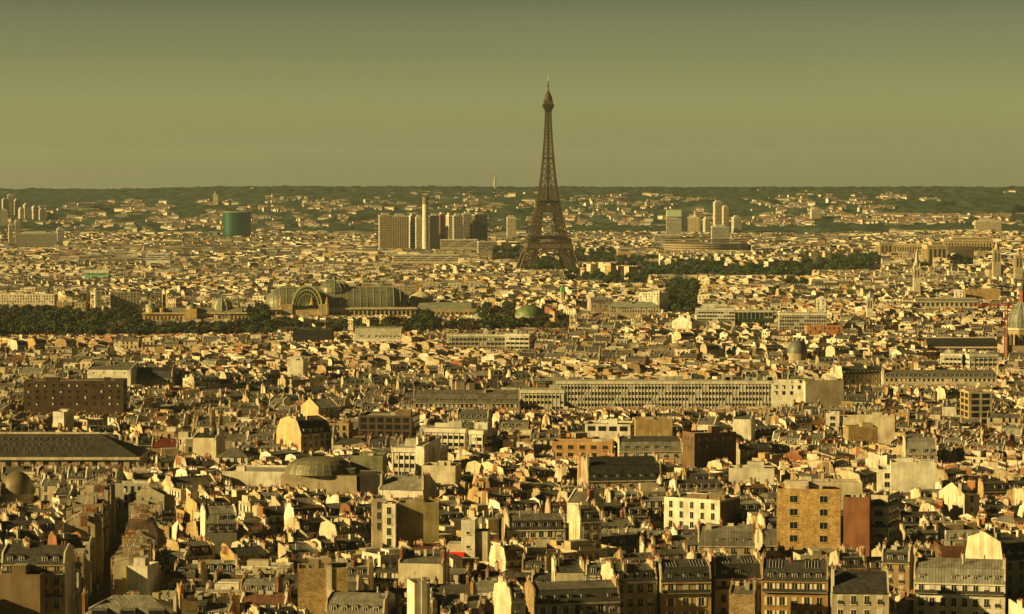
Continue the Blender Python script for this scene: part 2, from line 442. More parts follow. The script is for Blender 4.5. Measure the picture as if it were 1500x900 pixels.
    # bare plaster on the side walls
    if pc is not wc and lev <= 2 and sp.get('sideplaster', True):
        for s in (-1,1):
            x = s*(W+.02)
            p = [(x,-s*D,-4),(x,s*D,-4),(x,s*D,h-.4),(x,-s*D,h-.4)]
            (wall).q([(x, D if s<0 else -D, -4),(x,-D if s<0 else D,-4),(x,-D if s<0 else D,h-.4),(x,D if s<0 else -D,h-.4)], pm, pc)
    if lev <= 1 and prof is not None:
        for s in (-1,1):
            for k in range(r.randint(0,3)):
                yy=r.uniform(-D+.8,D-.8); tk=.14 if r.random()<.5 else .05; hw=r.uniform(.12,.3); x=s*(W+.03); c=jc(r,tuple(v*r.choice((.55,.75,1.15)) for v in pc),.05)
                wall.box(min(x,x+s*tk),max(x,x+s*tk),yy-hw,yy+hw,h-9,h+r.uniform(-1,.5),pm,c)
            if r.random()<.5:
                y0=r.uniform(-D,D-2); y1=min(D,y0+r.uniform(1.5,4)); z0=h-r.uniform(3,7); z1=z0+r.uniform(1.5,3.5); x=s*(W+.045); c=jc(r,tuple(v*r.choice((.7,.85,1.12)) for v in pc),.05)
                P=[(x,y0,z0),(x,y1,z0),(x,y1,min(z1,h)),(x,y0,min(z1,h))]; wall.q(P if s>0 else P[::-1],pm,c)
    if lev <= 1 and 'names' in sp and w > 5.5 and r.random() < .6:
        ww_ = r.uniform(2.6, min(5.5,w-1)); dd_ = r.uniform(1.8,4.2); xx = r.uniform(-W+ww_/2, W-ww_/2); hh_ = h+r.uniform(-4,1.2); sg = r.choice((-1,1,1))
        wg = sink.part('rear_wing') if lev==0 else wall; c1 = jc(r, r.choice([CREAM,BEIGE,WHITE,TAN,pc,wc])); y0,y1 = (D, D+dd_) if sg>0 else (-D-dd_*.5, -D)
        wg.box(xx-ww_/2,xx+ww_/2,y0,y1,-4,hh_,'wall',c1)
        za,zb = (hh_+r.uniform(.5,1.6),hh_+.02) if sg>0 else (hh_+.02,hh_+r.uniform(.3,1.0))
        wg.q([(xx-ww_/2-.2,y0,za),(xx+ww_/2+.2,y0,za),(xx+ww_/2+.2,y1+.2,zb),(xx-ww_/2-.2,y1+.2,zb)],'zinc',jc(r,rc,.3),[(0,0),(ww_,0),(ww_,dd_),(0,dd_)])
        for s in (-1,1):
            x=xx+s*ww_/2; P=[(x,y0,hh_),(x,y1,hh_),(x,y1,zb),(x,y0,za)]; wg.q(P if s>0 else P[::-1],'wall',c1)
    # chimneys
    nch = sp.get('nch', None)
    if prof is not None or kind == 'hip':
        nn = nch if nch is not None else (r.choice([2,2,3,3,4]) if lev<=1 else r.choice([1,1,2]) if lev==2 else r.choice([0,1]))
        for k in range(nn):
            s = (-1,1)[k%2] if nn>1 else r.choice((-1,1))
            ln = r.uniform(1.4, min(5.0, D)); yc = r.uniform(-D+ln/2+.6, D-ln/2-.6)
            if sp.get('chy') is not None: yc = sp['chy']*(-1 if (k//2)%2 else 1)
            xc = s*(W-.36) if r.random()<.85 else r.uniform(-W*.5,W*.5)
            zt = max(tz*1.0, h+1)+r.uniform(.2,1.0)
            th = .38
            if lev >= 3: th = .6
            chimney(sink, r, xc-th, xc+th, yc-ln/2, yc+ln/2, h-.3 if abs(xc)>W-1 else h+.3, zt, lev, jc(r, pc if r.random()<.7 else BEIGE,.12) if r.random()<.86 else jc(r,BRICK), None)
    # windows
    if lev <= 3 and sp.get('win', True):
        fl = sp.get('fl', 3.1); nf = sp.get('nf', 3 if lev<=1 else 2); bay = sp.get('bay', 2.5 if lev<=1 else 3.0)
        ww, wh = sp.get('ww', 1.25), sp.get('wh', 2.15 if lev<=1 else 1.95)
        style = sp.get('style', r.choice(['rail','shutters','plain','rail']))
        tr = sp.get('trim', jc(r, WHITE) if r.random()<.2 else tuple(min(.8,v*1.12) for v in wc))
        if style == 'plain': tr = jc(r, wc)
        if lev == 3: nf = 1 if kind!='flat' else 2; bay = 4.0; ww = 1.8; wh=1.6
        ss = list(sides)
        if kind in ('flat','hip') and lev <= 2: ss += ['left','right']
        for sd in ss:
            fw = w if sd in ('front','back') else d
            n = max(1, int((fw-1.2)/bay)); st = (fw-1.2)/n
            if sp.get('noside') and sd in ('left','right'): continue
            for f in range(nf):
                z0 = h-fl*(f+1)+.75
                if z0 < 0: break
                if sp.get('band'):
                    if lev==0:
                        mb = sink.part('window_band')
                    else: mb = wall
                    for i in range(n):
                        a = -(n-1)/2*st+i*st
                        frect(mb, fcs[sd], a-st*.36, a+st*.36, z0, z0+wh, .05,'glass',PANE)
                    continue
                if lev == 0 and sp.get('balc') and f in (0,2):
                    fbox(sink.part('balcony'), fcs[sd], -fw/2+.3, fw/2-.3, z0-.15, z0-.0, 0,.75,'wall',GREY)
                    fbox(sink.part('balcony_rail'), fcs[sd], -fw/2+.3, fw/2-.3, z0+.02, z0+.85, .68,.74,'iron',DARK)
                for i in range(n):
                    if lev and r.random() < .08: continue
                    window(sink, r, fcs[sd], -(n-1)/2*st+i*st, z0, ww, wh, lev, style, tr)
    if lev <= 1 and prof is not None and kind != 'mansard' and r.random() < .35:    # lone dormer / vent box
        x = r.uniform(-W*.5, W*.5); (roof).box(x-.5,x+.5,-.5,.5,tz-.3,tz+.8,'zinc',ZD)
    if lev <= 1:                             # vents, lift housings and hatches on the roof
        for k in range(r.randint(1,4)):
            x = r.uniform(-W+1.2, W-1.2); y = r.uniform(-D*.5, D*.5); b = r.uniform(.25,.9); q = tz if kind!='gable' else h+(tz-h)*(1-abs(y)/D)
            bx = sink.part('roof_vent') if lev==0 else roof
            if r.random()<.5: bx.box(x-b,x+b,y-b*.6,y+b*.6,q-1.2,q+r.uniform(.3,1.1),'wall',jc(r,r.choice([LGREY,CREAM,GREY,BEIGE])),'zinc',ZM)
            else: bx.cyl(x,y,q-1,q+r.uniform(.5,1.5),.18,6,'pot',jc(r,r.choice([LGREY,POT,ZD]),.2))
    if lev == 0 and r.random() < .6:       # aerial
        an = sink.part('aerial'); x = r.uniform(-W+.6,W-.6); z = tz
        an.bar((x,0,z-.2),(x,0,z+2.6),.1,'iron',DARK); an.bar((x-.6,0,z+2.4),(x+.6,0,z+2.4),.05,'iron',DARK); an.bar((x-.4,0,z+2.0),(x+.4,0,z+2.0),.05,'iron',DARK)
    return tz

# ------------------------------------------------------------------ occupancy and protected views
OX, OY, OC = -1700.0, 400.0, 3.0
occ = np.zeros((int(3400/OC), int(7300/OC)), dtype=bool)
def cells(x, y, w, d, a, grow=0.0):
    nx, ny = max(2,int((w+grow)/OC*1.6)), max(2,int((d+grow)/OC*1.6))
    gx = np.linspace(-(w+grow)/2, (w+grow)/2, nx); gy = np.linspace(-(d+grow)/2, (d+grow)/2, ny)
    X, Y = np.meshgrid(gx, gy); c, s = math.cos(a), math.sin(a)
    I = ((c*X-s*Y+x-OX)/OC).astype(int); J = ((s*X+c*Y+y-OY)/OC).astype(int)
    ok = (I>=0)&(I<occ.shape[0])&(J>=0)&(J<occ.shape[1])
    return I[ok], J[ok]
def mark(x, y, w, d, a, grow=0.0):
    I, J = cells(x,y,w,d,a,grow); occ[I,J] = True
def free(x, y, w, d, a, tol=.12):
    I, J = cells(x,y,w,d,a,-2.4)
    return len(I) > 0 and occ[I,J].mean() <= tol
PROT = []     # (px0, px1, py_bottom, Y): nothing nearer than Y may rise above py_bottom there
def protect(px0, px1, pyb, Y): PROT.append((px0,px1,pyb,Y))
def maxtop(x, y, w):
    px = 750+F*x/(y*1.003); hw = w/2*F/y
    z = 1e9
    for (a,b,pb,Y) in PROT:
        if y < Y-3 and px+hw*.8 > a and px-hw*.8 < b: z = min(z, zat(pb, y))
    return z
STUFF = Stuff()
NOT = []      # notable things: (px, py, reference words) used to describe neighbours
ind = Indiv()
def fin(name, sp, label, cat, group=None):
    return ind.finish(name, sp['x'], sp['y'], sp['z'], sp['a'], label, cat, group)
def spec(px0, px1, pyt, Y=None, h=20, d=13, rot=0, kind='mansard', lev=None, hroof=None, **k):
    """a house from its place in the picture: left, right, top row; Y its true distance"""
    pxc = (px0+px1)/2
    if Y is None: Y = ysolve(pyt, h, pxc)
    x = xat(pxc, Y, pyt); a = R(rot)
    wd = (px1-px0)/F*Y
    w = k.pop('w', None) or max(4.0, (wd-abs(math.sin(a))*d)/math.cos(a))
    g = ground(x, Y); top = zat(pyt, Y)
    rise = {'mansard':2.7+(d/2-1.1)*.28, 'gable':d/2*k.get('pitch',.5), 'flat':.8, 'shed':d*.22, 'hip':d/4}[kind]
    if 'mh' in k: rise += k['mh']-2.7
    r = random.Random(int(px0*7+pyt*13))
    s = dict(x=x,y=Y,z=g,a=a,w=w,d=d,h=top-g-rise,kind=kind,wc=CREAM,pc=WHITE,rc=ZM,mc=SL,lev=0 if Y<1400 else 1)
    if lev is not None: s['lev']=lev
    s.update(k); s['_r']=r
    return s
def notable(name, label, cat, ref, px0, px1, pyt, pyb=None, group=None, **k):
    s = spec(px0, px1, pyt, **k)
    house(ind, s['_r'], s)
    o = fin(name, s, label, cat, group)
    mark(s['x'], s['y'], s['w'], s['d'], s['a'], 2)
    protect(px0, px1, pyb if pyb else pyt+14, s['y']-s['d']/2)
    if ref: NOT.append(((px0+px1)/2, pyt+5, ref))
    return o, s
# ------------------------------------------------------------------ ground and hills
def sm(t): t = min(1,max(0,t)); return t*t*(3-2*t)
from mathutils import noise as mnoise
def hill(x, y):
    n1 = mnoise.noise(Vector((x/900, y/900, 1.3))); n2 = mnoise.noise(Vector((x/350, y/350, 5.1)))
    n3 = mnoise.noise(Vector((x/2200, 3.0, 2.0)))
    t = sm((y-7000)/3700.0)
    z = t*(101+10*n3+4*n2) + t*(1-t)*4*(16*n1+6*n2)
    e = ((x-1350)/620.0)**2+((y-8450)/600.0)**2; z += 46*math.exp(-e)
    e = ((x+300)/900.0)**2+((y-8600)/450.0)**2; z += 16*math.exp(-e)
    e = ((x+1500)/500.0)**2+((y-8300)/700.0)**2; z += 22*math.exp(-e)
    z -= 9*t*sm((-x-900)/900.0)
    return z*min(1, max(0,(y-7000)/250.0))
def rowsY(a, b, s0, s1):
    out=[a]
    while out[-1] < b: out.append(out[-1]+s0+(s1-s0)*(out[-1]-a)/(b-a))
    return out
def sheet(name, xs, ys, zf, mname, col):
    me = bpy.data.meshes.new(name)
    nx, ny = len(xs), len(ys)
    V = np.array([(x,y,zf(x,y)) for y in ys for x in xs], dtype=np.float32)
    I = np.arange((ny-1)*(nx-1)); r_, c_ = I//(nx-1), I%(nx-1); v = r_*nx+c_
    L = np.stack([v, v+1, v+nx+1, v+nx], 1).astype(np.int32)
    me.vertices.add(len(V)); me.vertices.foreach_set('co', V.ravel())
    me.loops.add(L.size); me.loops.foreach_set('vertex_index', L.ravel())
    me.polygons.add(len(L)); me.polygons.foreach_set('loop_start', np.arange(len(L), dtype=np.int32)*4)
    me.materials.append(mname); me.update(calc_edges=True)
    o = bpy.data.objects.new(name, me); scene.collection.objects.link(o); return o
m_ground = mat('asphalt_and_yards', .95, col=(.06,.055,.045), noise=.45, scale=.03)
m_canopy = mat('wood_canopy', .9, col=(.050,.080,.048), noise=.6, scale=.02, spec=.1)
m_hillg = mat('hill_grass', .95, col=(.07,.09,.035), noise=.4, scale=.01)
tag(sheet('ground', np.linspace(-9000,9000,121), rowsY(-1500,7100,80,80)+[14500.0], lambda x,y: ground(x,y) if y<7100 else -1.5, m_ground, None), kind='structure')
tag(sheet('hills', np.linspace(-5200,5200,261), rowsY(6990,14400,40,90), lambda x,y: hill(x,y)-.6, m_hillg, None), kind='structure')
rc_ = random.Random(5)
def canopy(x, y):
    z = hill(x,y)
    c = mnoise.noise(Vector((x/160, y/240, 9.0)))
    k = mnoise.noise(Vector((x/38, y/70, 2.0)))*6 + mnoise.noise(Vector((x/110, y/200, 7.0)))*4
    return z + (max(0, 6+k+rc_.random()*(8 if y<10200 else 15)) if c > -.28 or y > 9300 else -1.5)
o = sheet('hillside_wood', np.linspace(-2450,2450,351), rowsY(7150,11600,12,17), canopy, m_canopy, None)
tag(o, 'dark green wood covering the far hills along the whole skyline', 'wood', None, 'stuff')

# ------------------------------------------------------------------ the iron tower
def iron_tower():
    Y = 4690; X = xat(803, Y, 250)
    root = empty('iron_lattice_tower', (X,Y,0), R(4), 'tall brown wrought iron lattice tower rising above the skyline', 'tower'); root.scale = (.95,.95,1.02)
    C1=(.066,.043,.027); C2=(.118,.078,.048)
    def prof(z):   # outer half width
        P=[(0,57),(20,49),(40,41.3),(57,35.5),(75,29.3),(95,23.9),(115,19.6),(135,16.0),(160,12.4),(190,9.3),(220,7.0),(250,5.4),(276,4.6)]
        return float(np.interp(z,[p[0] for p in P],[p[1] for p in P]))
    def inner(z):
        P=[(0,31),(20,26),(40,21),(57,17.5),(75,15.6),(95,11.8),(115,8.6)]
        return float(np.interp(z,[p[0] for p in P],[p[1] for p in P]))
    def panel(mb, a, b, c, d, t, n=1):  # a,b bottom; c,d top: X bracing
        mb.bar(a,d,t,'tower',C2); mb.bar(b,c,t,'tower',C2); mb.bar(c,d,t*1.2,'tower',C1)
    levs = [[0,11,21,31,41,50,57],[63,71,79,87,95,103,110,115]]
    for sx in (-1,1):
        for sy in (-1,1):
            leg = MB()
            for L in levs:
                for z0,z1 in zip(L,L[1:]):
                    def cor(z):
                        o,i = prof(z),inner(z); return [(sx*o,sy*o,z),(sx*i,sy*o,z),(sx*i,sy*i,z),(sx*o,sy*i,z)]
                    A,B = cor(z0),cor(z1)
                    for k in range(4):
                        leg.bar(A[k],B[k],1.9 if z0<60 else 1.5,'tower',C1)
                        a,b,c,d = A[k],A[(k+1)%4],B[k],B[(k+1)%4]
                        panel(leg,a,b,c,d,.85)
                        mab = tuple((a[j]+b[j])/2 for j in range(3)); mcd = tuple((c[j]+d[j])/2 for j in range(3))
                        leg.bar(mab,mcd,.6,'tower',C2)
                        leg.bar(mab,c,.4,'tower',C2); leg.bar(mab,d,.4,'tower',C2)
            leg.box(sx*44-13,sx*44+13,sy*44-13,sy*44+13,-3,2.5,'wall',BEIGE)
            leg.build('leg', root)
    def platform(name, z0, z1, hw, arch=False):
        p = MB(); 
        for (za,zb,k) in ((z0,z0+.9,0),(z1-1.0,z1,1.5)):
            p.box(-hw-k,hw+k,-hw-k,hw+k,za,zb,'tower',C1,bottom=True)
        n = int(hw/1.9)
        for s in (-1,1):
            for i in range(n+1):
                t = -hw+2*hw*i/n
                p.bar((t,s*hw,z0),(t,s*hw,z1),.55,'tower',C2); p.bar((s*hw,t,z0),(s*hw,t,z1),.55,'tower',C2)
                if i<n:
                    t2 = -hw+2*hw*(i+1)/n
                    p.bar((t,s*hw,z0),(t2,s*hw,z1),.45,'tower',C2); p.bar((s*hw,t,z0),(s*hw,t2,z1),.45,'tower',C2)
        return p
    p = platform('a', 51.5, 59.5, 37.6); p.box(-31,31,-31,31,58.5,62.5,'tower',(.12,.07,.04))
    for s in (-1,1):
        for (a,b) in ((-30,-12),(-8,8),(12,30)): p.box(a,b,s*33-2,s*33+2,58.5,64,'tower',C1)
    p.box(-37.5,37.5,-37.5,37.5,62.4,63.6,'tower',C1,bottom=True)
    p.build('first_platform', root)
    # frieze below the first platform
    g = MB()
    for s in (-1,1):
        for ax in (0,1):
            def P(t,z):
                hw = prof(z)+.3; return (t,s*hw,z) if ax==0 else (s*hw,t,z)
            n=24
            for z in (44,51.5): g.bar(P(-prof(z),z),P(prof(z),z),1.3,'tower',C1)
            for i in range(n):
                a,b = -38+76*i/n, -38+76*(i+1)/n
                g.bar(P(a,44),P(b,51.5),.7,'tower',C2); g.bar(P(b,44),P(a,51.5),.7,'tower',C2)
    g.build('frieze_girder', root)
    for s in (-1,1):
        for ax in (0,1):
            am = MB(); n=26
            def Q(t, rr, zz):
                x = rr*math.cos(t); z = 3+zz*math.sin(t); hw = prof(max(0,z))+.2
                return (x,s*hw,z) if ax==0 else (s*hw,x,z)
            for i in range(n):
                t0,t1 = math.pi*i/n, math.pi*(i+1)/n
                a,b = Q(t0,33,36),Q(t1,33,36); c,d = Q(t0,38,41),Q(t1,38,41)
                am.bar(a,b,1.5,'tower',C1); am.bar(c,d,1.5,'tower',C1); am.bar(a,d,.8,'tower',C2); am.bar(b,c,.8,'tower',C2)
            am.build('arch', root)
    p = platform('b', 112.5, 117.5, 19.6); p.box(-16,16,-16,16,117.5,121.5,'tower',C1)
    p.box(-20.6,20.6,-20.6,20.6,121.3,122.1,'tower',C1,bottom=True)
    # bracing storey just below the second platform
    for s in (-1,1):
        for i in range(8):
            z0,z1 = 103,112; a,b = -inner(z0)+2*inner(z0)*i/8, -inner(z0)+2*inner(z0)*(i+1)/8
            p.bar((a,s*21.5,z0),(b,s*20.2,z1),.8,'tower',C2); p.bar((b,s*21.5,z0),(a,s*20.2,z1),.8,'tower',C2)
            p.bar((s*21.5,a,z0),(s*20.2,b,z1),.8,'tower',C2); p.bar((s*21.5,b,z0),(s*20.2,a,z1),.8,'tower',C2)
        p.bar((-21.6,s*21.6,103),(21.6,s*21.6,103),1.3,'tower',C1); p.bar((s*21.6,-21.6,103),(s*21.6,21.6,103),1.3,'tower',C1)
    p.build('second_platform', root)
    sh = MB(); z=117.0; L=[z]
    while z < 272: z += max(4.2, prof(z)*.82); L.append(min(z,273))
    for z0,z1 in zip(L,L[1:]):
        for k in range(4):
            def cor(z):
                o = prof(z); gp = max(0, inner(115)*(1-(z-115)/75.0)) if z<190 else 0
                C = [(-o,-o,z),(o,-o,z),(o,o,z),(-o,o,z)]
                a,b = Vector(C[k]),Vector(C[(k+1)%4]); m=(a+b)/2; d=(b-a).normalized()
                return tuple(a), tuple(m-d*gp), tuple(m+d*gp), tuple(b)
            A,B = cor(z0),cor(z1)
            t = .95 if z0>200 else 1.2
            sh.bar(A[0],B[0],1.9 if z0<200 else 1.5,'tower',C1)
            sh.bar(A[1],B[1],t,'tower',C1); sh.bar(A[2],B[2],t,'tower',C1)
            for i,j in ((0,1),(2,3)):
                sh.bar(A[i],B[j],t*.72,'tower',C2); sh.bar(A[j],B[i],t*.72,'tower',C2)
            sh.bar(B[0],B[3],t*.8,'tower',C2)
    sh.box(-2.0,2.0,-2.0,2.0,117,273,'tower',(.10,.055,.03))
    for z in (190,):
        hw=prof(z)+1.2; sh.box(-hw,hw,-hw,hw,z,z+2.2,'tower',C1,bottom=True)
    sh.build('upper_shaft', root)
    c = MB(); c.prismx([(-4.6,266),(4.6,266),(9,274),(-9,274)],-5,5,'tower',C1); c.prismy([(-4.6,266),(4.6,266),(9,274),(-9,274)],-5,5,'tower',C1)
    c.box(-9.3,9.3,-9.3,9.3,274,279.5,'tower',C1,bottom=True)
    for i in range(9):
        t=-8.8+2.2*i
        for s in (-1,1): c.bar((t,s*9.4,275),(t,s*9.4,279),.6,'tower',DARK); c.bar((s*9.4,t,275),(s*9.4,t,279),.6,'tower',DARK)
    c.box(-7.8,7.8,-7.8,7.8,279.5,284,'tower',C2); c.box(-8.6,8.6,-8.6,8.6,284,285,'tower',C1)
    c.lathe(0,0,[(7.4,285),(7.2,289),(5.6,293.5),(3.2,296.5),(2.4,300),(1.0,303)],14,'tower',C1)
    for i in range(8):
        t=math.pi*i/4; c.bar((6.9*math.cos(t),6.9*math.sin(t),286),(3*math.cos(t),3*math.sin(t),297.5),.8,'tower',C2)
    c.build('summit_cabin', root)
    a = MB(); a.cyl(0,0,300,317,.95,8,'tower',C1,.7); a.box(-1.6,1.6,-1.6,1.6,308,311,'tower',C2)
    a.cyl(0,0,317,328,.5,8,'trim',LGREY,.4); a.box(-1.3,1.3,-.5,.5,327,328.4,'trim',LGREY)
    a.build('antenna', root)
    mark(X,Y,150,150,0,10); protect(750,856,391,Y-65)
    NOT.append((803,385,'the iron tower'))
iron_tower()

# ------------------------------------------------------------------ far landmarks
def simple(name, px, py, Y, label, cat, rz=0.0, group=None, g=None):
    x = xat(px, Y, py); z = ground(x,Y) if g is None else g
    return empty(name, (x,Y,z), rz, label, cat, group), x, z
def tower_block(name, label, ref, px0, px1, pyt, Y, d, rot, col, pan, floors=True, group=None, pyb=None, top=None, g=None, cat='tower block', sc=None, ribs=False):
    x = xat((px0+px1)/2, Y, pyt); z = (ground(x,Y) if Y<7000 else hill(x,Y)) if g is None else g
    zt = zat(pyt, Y)-z; a = R(rot); wd = (px1-px0)/F*Y; w = max(8,(wd-abs(math.sin(a))*d)/math.cos(a))
    root = empty(name, (x,Y,z), a, label, cat, group)
    b = MB(); b.box(-w/2,w/2,-d/2,d/2,-6,zt,'wall',col,'flat',GREY); 
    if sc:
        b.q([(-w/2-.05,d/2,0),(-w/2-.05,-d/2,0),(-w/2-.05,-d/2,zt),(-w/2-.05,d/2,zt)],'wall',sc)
    rf = MB(); rf.box(-w*.3,w*.25,-d*.3,d*.3,zt+.01,zt+4,'wall',top or LGREY); rf.build('roof_plant_room', root)
    wn = b; fl=3.0 if zt<80 else 3.4
    fcs = facades(w,d)
    for sd,fw in (('front',w),('left',d),('right',d)):
        if ribs:
            n=max(2,int(fw/4.5))
            for i in range(n):
                a0=-fw/2+fw*(i+.18)/n; a1=-fw/2+fw*(i+.82)/n
                frect(wn,fcs[sd],a0,a1,3,zt-3,.12,'glass',pan)
            for k in range(1,int(zt/fl)):
                frect(wn,fcs[sd],-fw/2+.5,fw/2-.5,k*fl,k*fl+.7,.2,'wall',col)
        else:
            n=max(2,int(fw/3.6))
            for k in range(1,int(zt/fl)):
                for i in range(n):
                    a0=-fw/2+fw*(i+.2)/n; a1=-fw/2+fw*(i+.8)/n
                    frect(wn,fcs[sd],a0,a1,k*fl,k*fl+1.7,.12,'glass',pan)
    wn.build('wall', root)
    mark(x,Y,w,d,a,4)
    if pyb: protect(px0,px1,pyb,Y)
    if ref: NOT.append(((px0+px1)/2, pyt, ref))
    return root
FS='riverside high-rise towers'
DP=(.05,.045,.04); BP=(.14,.11,.07)
for i,(a,b,t,Y,d,rot,col,pan,lab,sc,rb) in enumerate([
 (554,575,315,5650,20,10,BEIGE,BP,'tan ribbed high-rise at the left end of the riverside towers',LGREY,0),
 (573,599,316,5700,20,8,CREAM,BP,'broad cream high-rise second from the left of the riverside group',WHITE,1),
 (597,613,316,5730,22,18,CREAM,BP,'pale high-rise with bright left edge just left of the chimney',WHITE,0),
 (608,619,318,5600,20,8,LGREY,BP,'narrow grey high-rise touching the left of the white chimney',WHITE,0),
 (628,643,316,5640,26,5,DARK,DP,'black high-rise with pale stripes right of the white chimney',LGREY,1),
 (641,654,314,5700,24,14,BRICK,(.10,.03,.02),'dark red high-rise among the riverside towers',(.4,.16,.1),1),
 (654,662,315,5620,22,18,LGREY,DP,'thin pale grey high-rise right of the dark red one',WHITE,0),
 (662,678,316,5600,26,10,GREY,DP,'grey gridded high-rise in the right half of the riverside group',LGREY,0),
 (676,693,313,5660,28,8,BEIGE,DP,'brown gridded high-rise second from the right of the group',LGREY,0),
 (691,714,314,5620,30,12,(.12,.10,.08),DP,'dark brown high-rise at the right end of the riverside towers',GREY,1)]):
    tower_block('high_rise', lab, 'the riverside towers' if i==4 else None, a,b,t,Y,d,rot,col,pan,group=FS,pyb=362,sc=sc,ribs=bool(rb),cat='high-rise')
# white incinerator chimney
root,x,z = simple('tall_chimney',623,287,5550,'tall slim white chimney rising above the riverside high-rises','chimney')
m=MB(); zt=zat(289,5550)
m.cyl(0,0,0,zt,6.6,20,'wall',WHITE,5.6,top=False); m.build('stack',root)
m=MB(); m.cyl(0,0,zt-14,zt+1,6.1,20,'wall',(.25,.2,.15),5.9); m.build('stack_cap',root); protect(617,629,362,5530)
# left hillside stepped towers and slabs
for (a,b,t,Y,d,rot,col,lab,pyb) in [
 (2,14,292,8100,20,20,LGREY,'pale stepped hillside tower at the far left edge',318),
 (10,22,286,8150,22,15,CREAM,'tallest of the stepped hillside towers at the far left',318),
 (20,30,293,8120,20,20,GREY,'grey stepped tower at the right of the tall far left group',318),
 (26,36,306,8000,20,25,CREAM,'low cream tower starting the second hillside group on the left',322),
 (33,46,300,8000,22,22,LGREY,'pale tower with stepped top in the second hillside group',322),
 (46,57,303,7980,22,20,CREAM,'cream tower in the middle of the second hillside group',322),
 (56,68,307,7950,20,18,WHITE,'white right end tower of the second hillside group',322),
 (0,12,308,7600,20,10,CREAM,'squat cream block below the stepped towers at the left edge',322),
 (11,20,330,6300,18,15,CREAM,'narrow cream tower left of the long grey slab',350),
 (20,31,324,6300,20,15,WHITE,'taller white tower left of the long grey slab',350),
 (82,95,335,6300,20,15,WHITE,'white tower against the right end of the long grey slab',356),
 (24,83,342,6200,16,4,(.30,.29,.25),'long grey slab block with rows of small windows, far left',362),
 (742,756,318,6600,24,5,CREAM,'lone cream tower left of the iron tower waist',330),
 (1045,1058,296,7400,26,8,BEIGE,'tall beige tower right of centre with rounded dark right side',330),
 (1058,1067,303,7350,20,8,OCHRE,'shorter ochre tower against the tall beige tower',330),
 (1042,1068,332,6050,22,2,(.42,.44,.40),'grey glassy slab tower rising from the round broadcasting house',352),
 (1187,1202,306,8000,30,5,CREAM,'cream apartment tower at the foot of the right wooded hill',320),
 (1007,1027,318,7200,30,-12,BEIGE,'broad beige block left of the tall beige tower',332),
 (1030,1040,320,7250,26,10,CREAM,'stepped cream block just left of the tall beige tower',332),
 (1072,1086,318,7300,26,10,CREAM,'cream block right of the tall beige tower',332),
 (600,612,283,9800,30,5,WHITE,'bright white slab high on the wooded hill above the chimney',286),
 (1428,1466,323,7350,20,0,CREAM,'long cream block at the right edge below the wooded hill',332)]:
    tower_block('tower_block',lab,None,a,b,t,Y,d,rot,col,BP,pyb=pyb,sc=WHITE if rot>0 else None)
# glass-topped block
root=tower_block('glass_topped_block','pale block with a broad pale green glass sign top, centre right',None,976,998,320,6900,20,2,LGREY,BP,pyb=333)
m=MB(); zt=zat(320,6900); m.box(-18,18,-8,8,zt+4.2,zt+20,'trim',(.50,.60,.48)); m.build('glass_crown',root)
# round green glass tower
root,x,z = simple('round_glass_tower',347,330,7050,'round dark green glass office tower with a bright vertical glint','office tower')
g_=(.010,.07,.045); m=MB(); zt=zat(311,7050)
for k in range(17):
    z0=zt*k/17; m.lathe(0,0,[(36,z0),(36,z0+zt/17-.7)],48,'curtain',g_,1,.8); m.lathe(0,0,[(36.2,z0+zt/17-.7),(36.2,z0+zt/17)],48,'trim',(.03,.09,.06),1,.8)
m.build('glass_wall',root)
m=MB(); m.lathe(0,0,[(36,zt),(34,zt+1.5),(.001,zt+1.2)],32,'flat',GREY,1,.8); m.box(-12,8,-6,6,zt,zt+5,'glassroof',g_); m.build('roof',root)
mark(x,7050,76,60,0,10); protect(325,369,346,7010); NOT.append((347,330,'the round green tower'))
# broadcasting house: ring
root,x,z = simple('round_broadcasting_house',1033,352,6080,'low round white ring building around a slab tower','broadcasting house')
m=MB(); H=zat(357,6000)
m.lathe(0,0,[(92,0),(92,H)],48,'wall',BEIGE,1,1); m.lathe(0,0,[(92,H),(78,H+.5),(78,H-8)],48,'flat',GREY,1,1); m.build('ring_wall',root)
m=MB()
for k in range(6): m.lathe(0,0,[(92.3,4+k*4.6),(92.3,6.6+k*4.6)],48,'glass',BP)
m.build('window_bands',root); m=MB(); m.cyl(0,0,0,H-4,50,32,'flat',GREY); m.build('inner_ring',root)
mark(x,6080,190,190,0,10); protect(965,1100,366,5980); NOT.append((1033,355,'the round broadcasting house'))
# mast on the ridge
root,x,z = simple('ridge_mast',725,262,10600,'thin telecom mast with bulging galleries on the skyline ridge','mast',g=hill(xat(725,10600),10600))
m=MB(); z1=zat(259,10600)-z; m.cyl(0,0,0,z1,2.6,10,'wall',LGREY,1.8); m.cyl(0,0,z1,z1+14,.9,8,'wall',BRICK,.6); m.build('shaft',root)
m=MB()
for zz,rr in ((z1*.45,6),(z1*.62,6),(z1*.8,4.5)): m.cyl(0,0,zz,zz+4,rr,14,'wall',LGREY)
m.build('gallery',root)
root,x,z = simple('observatory_tower',316,290,9000,'small domed tower standing on the wooded hill, left','tower',g=hill(xat(316,9000),9000))
m=MB(); zz=zat(285,9000)-z; m.box(-8,8,-7,7,0,zz,'wall',BEIGE); m.build('wall',root); m=MB(); m.lathe(0,0,[(7,zz),(6,zz+5),(3,zz+9),(0.001,zz+11)],12,'zinc',ZM); m.build('dome',root)
root,x,z = simple('water_tower',370,275,10300,'tiny white flared water tower on the skyline, left','water tower',g=hill(xat(370,10300),10300))
m=MB(); zz=zat(276,10300)-z; m.lathe(0,0,[(4,0),(3,zz-8),(10,zz),(0.001,zz+2)],14,'wall',WHITE); m.build('shell',root)

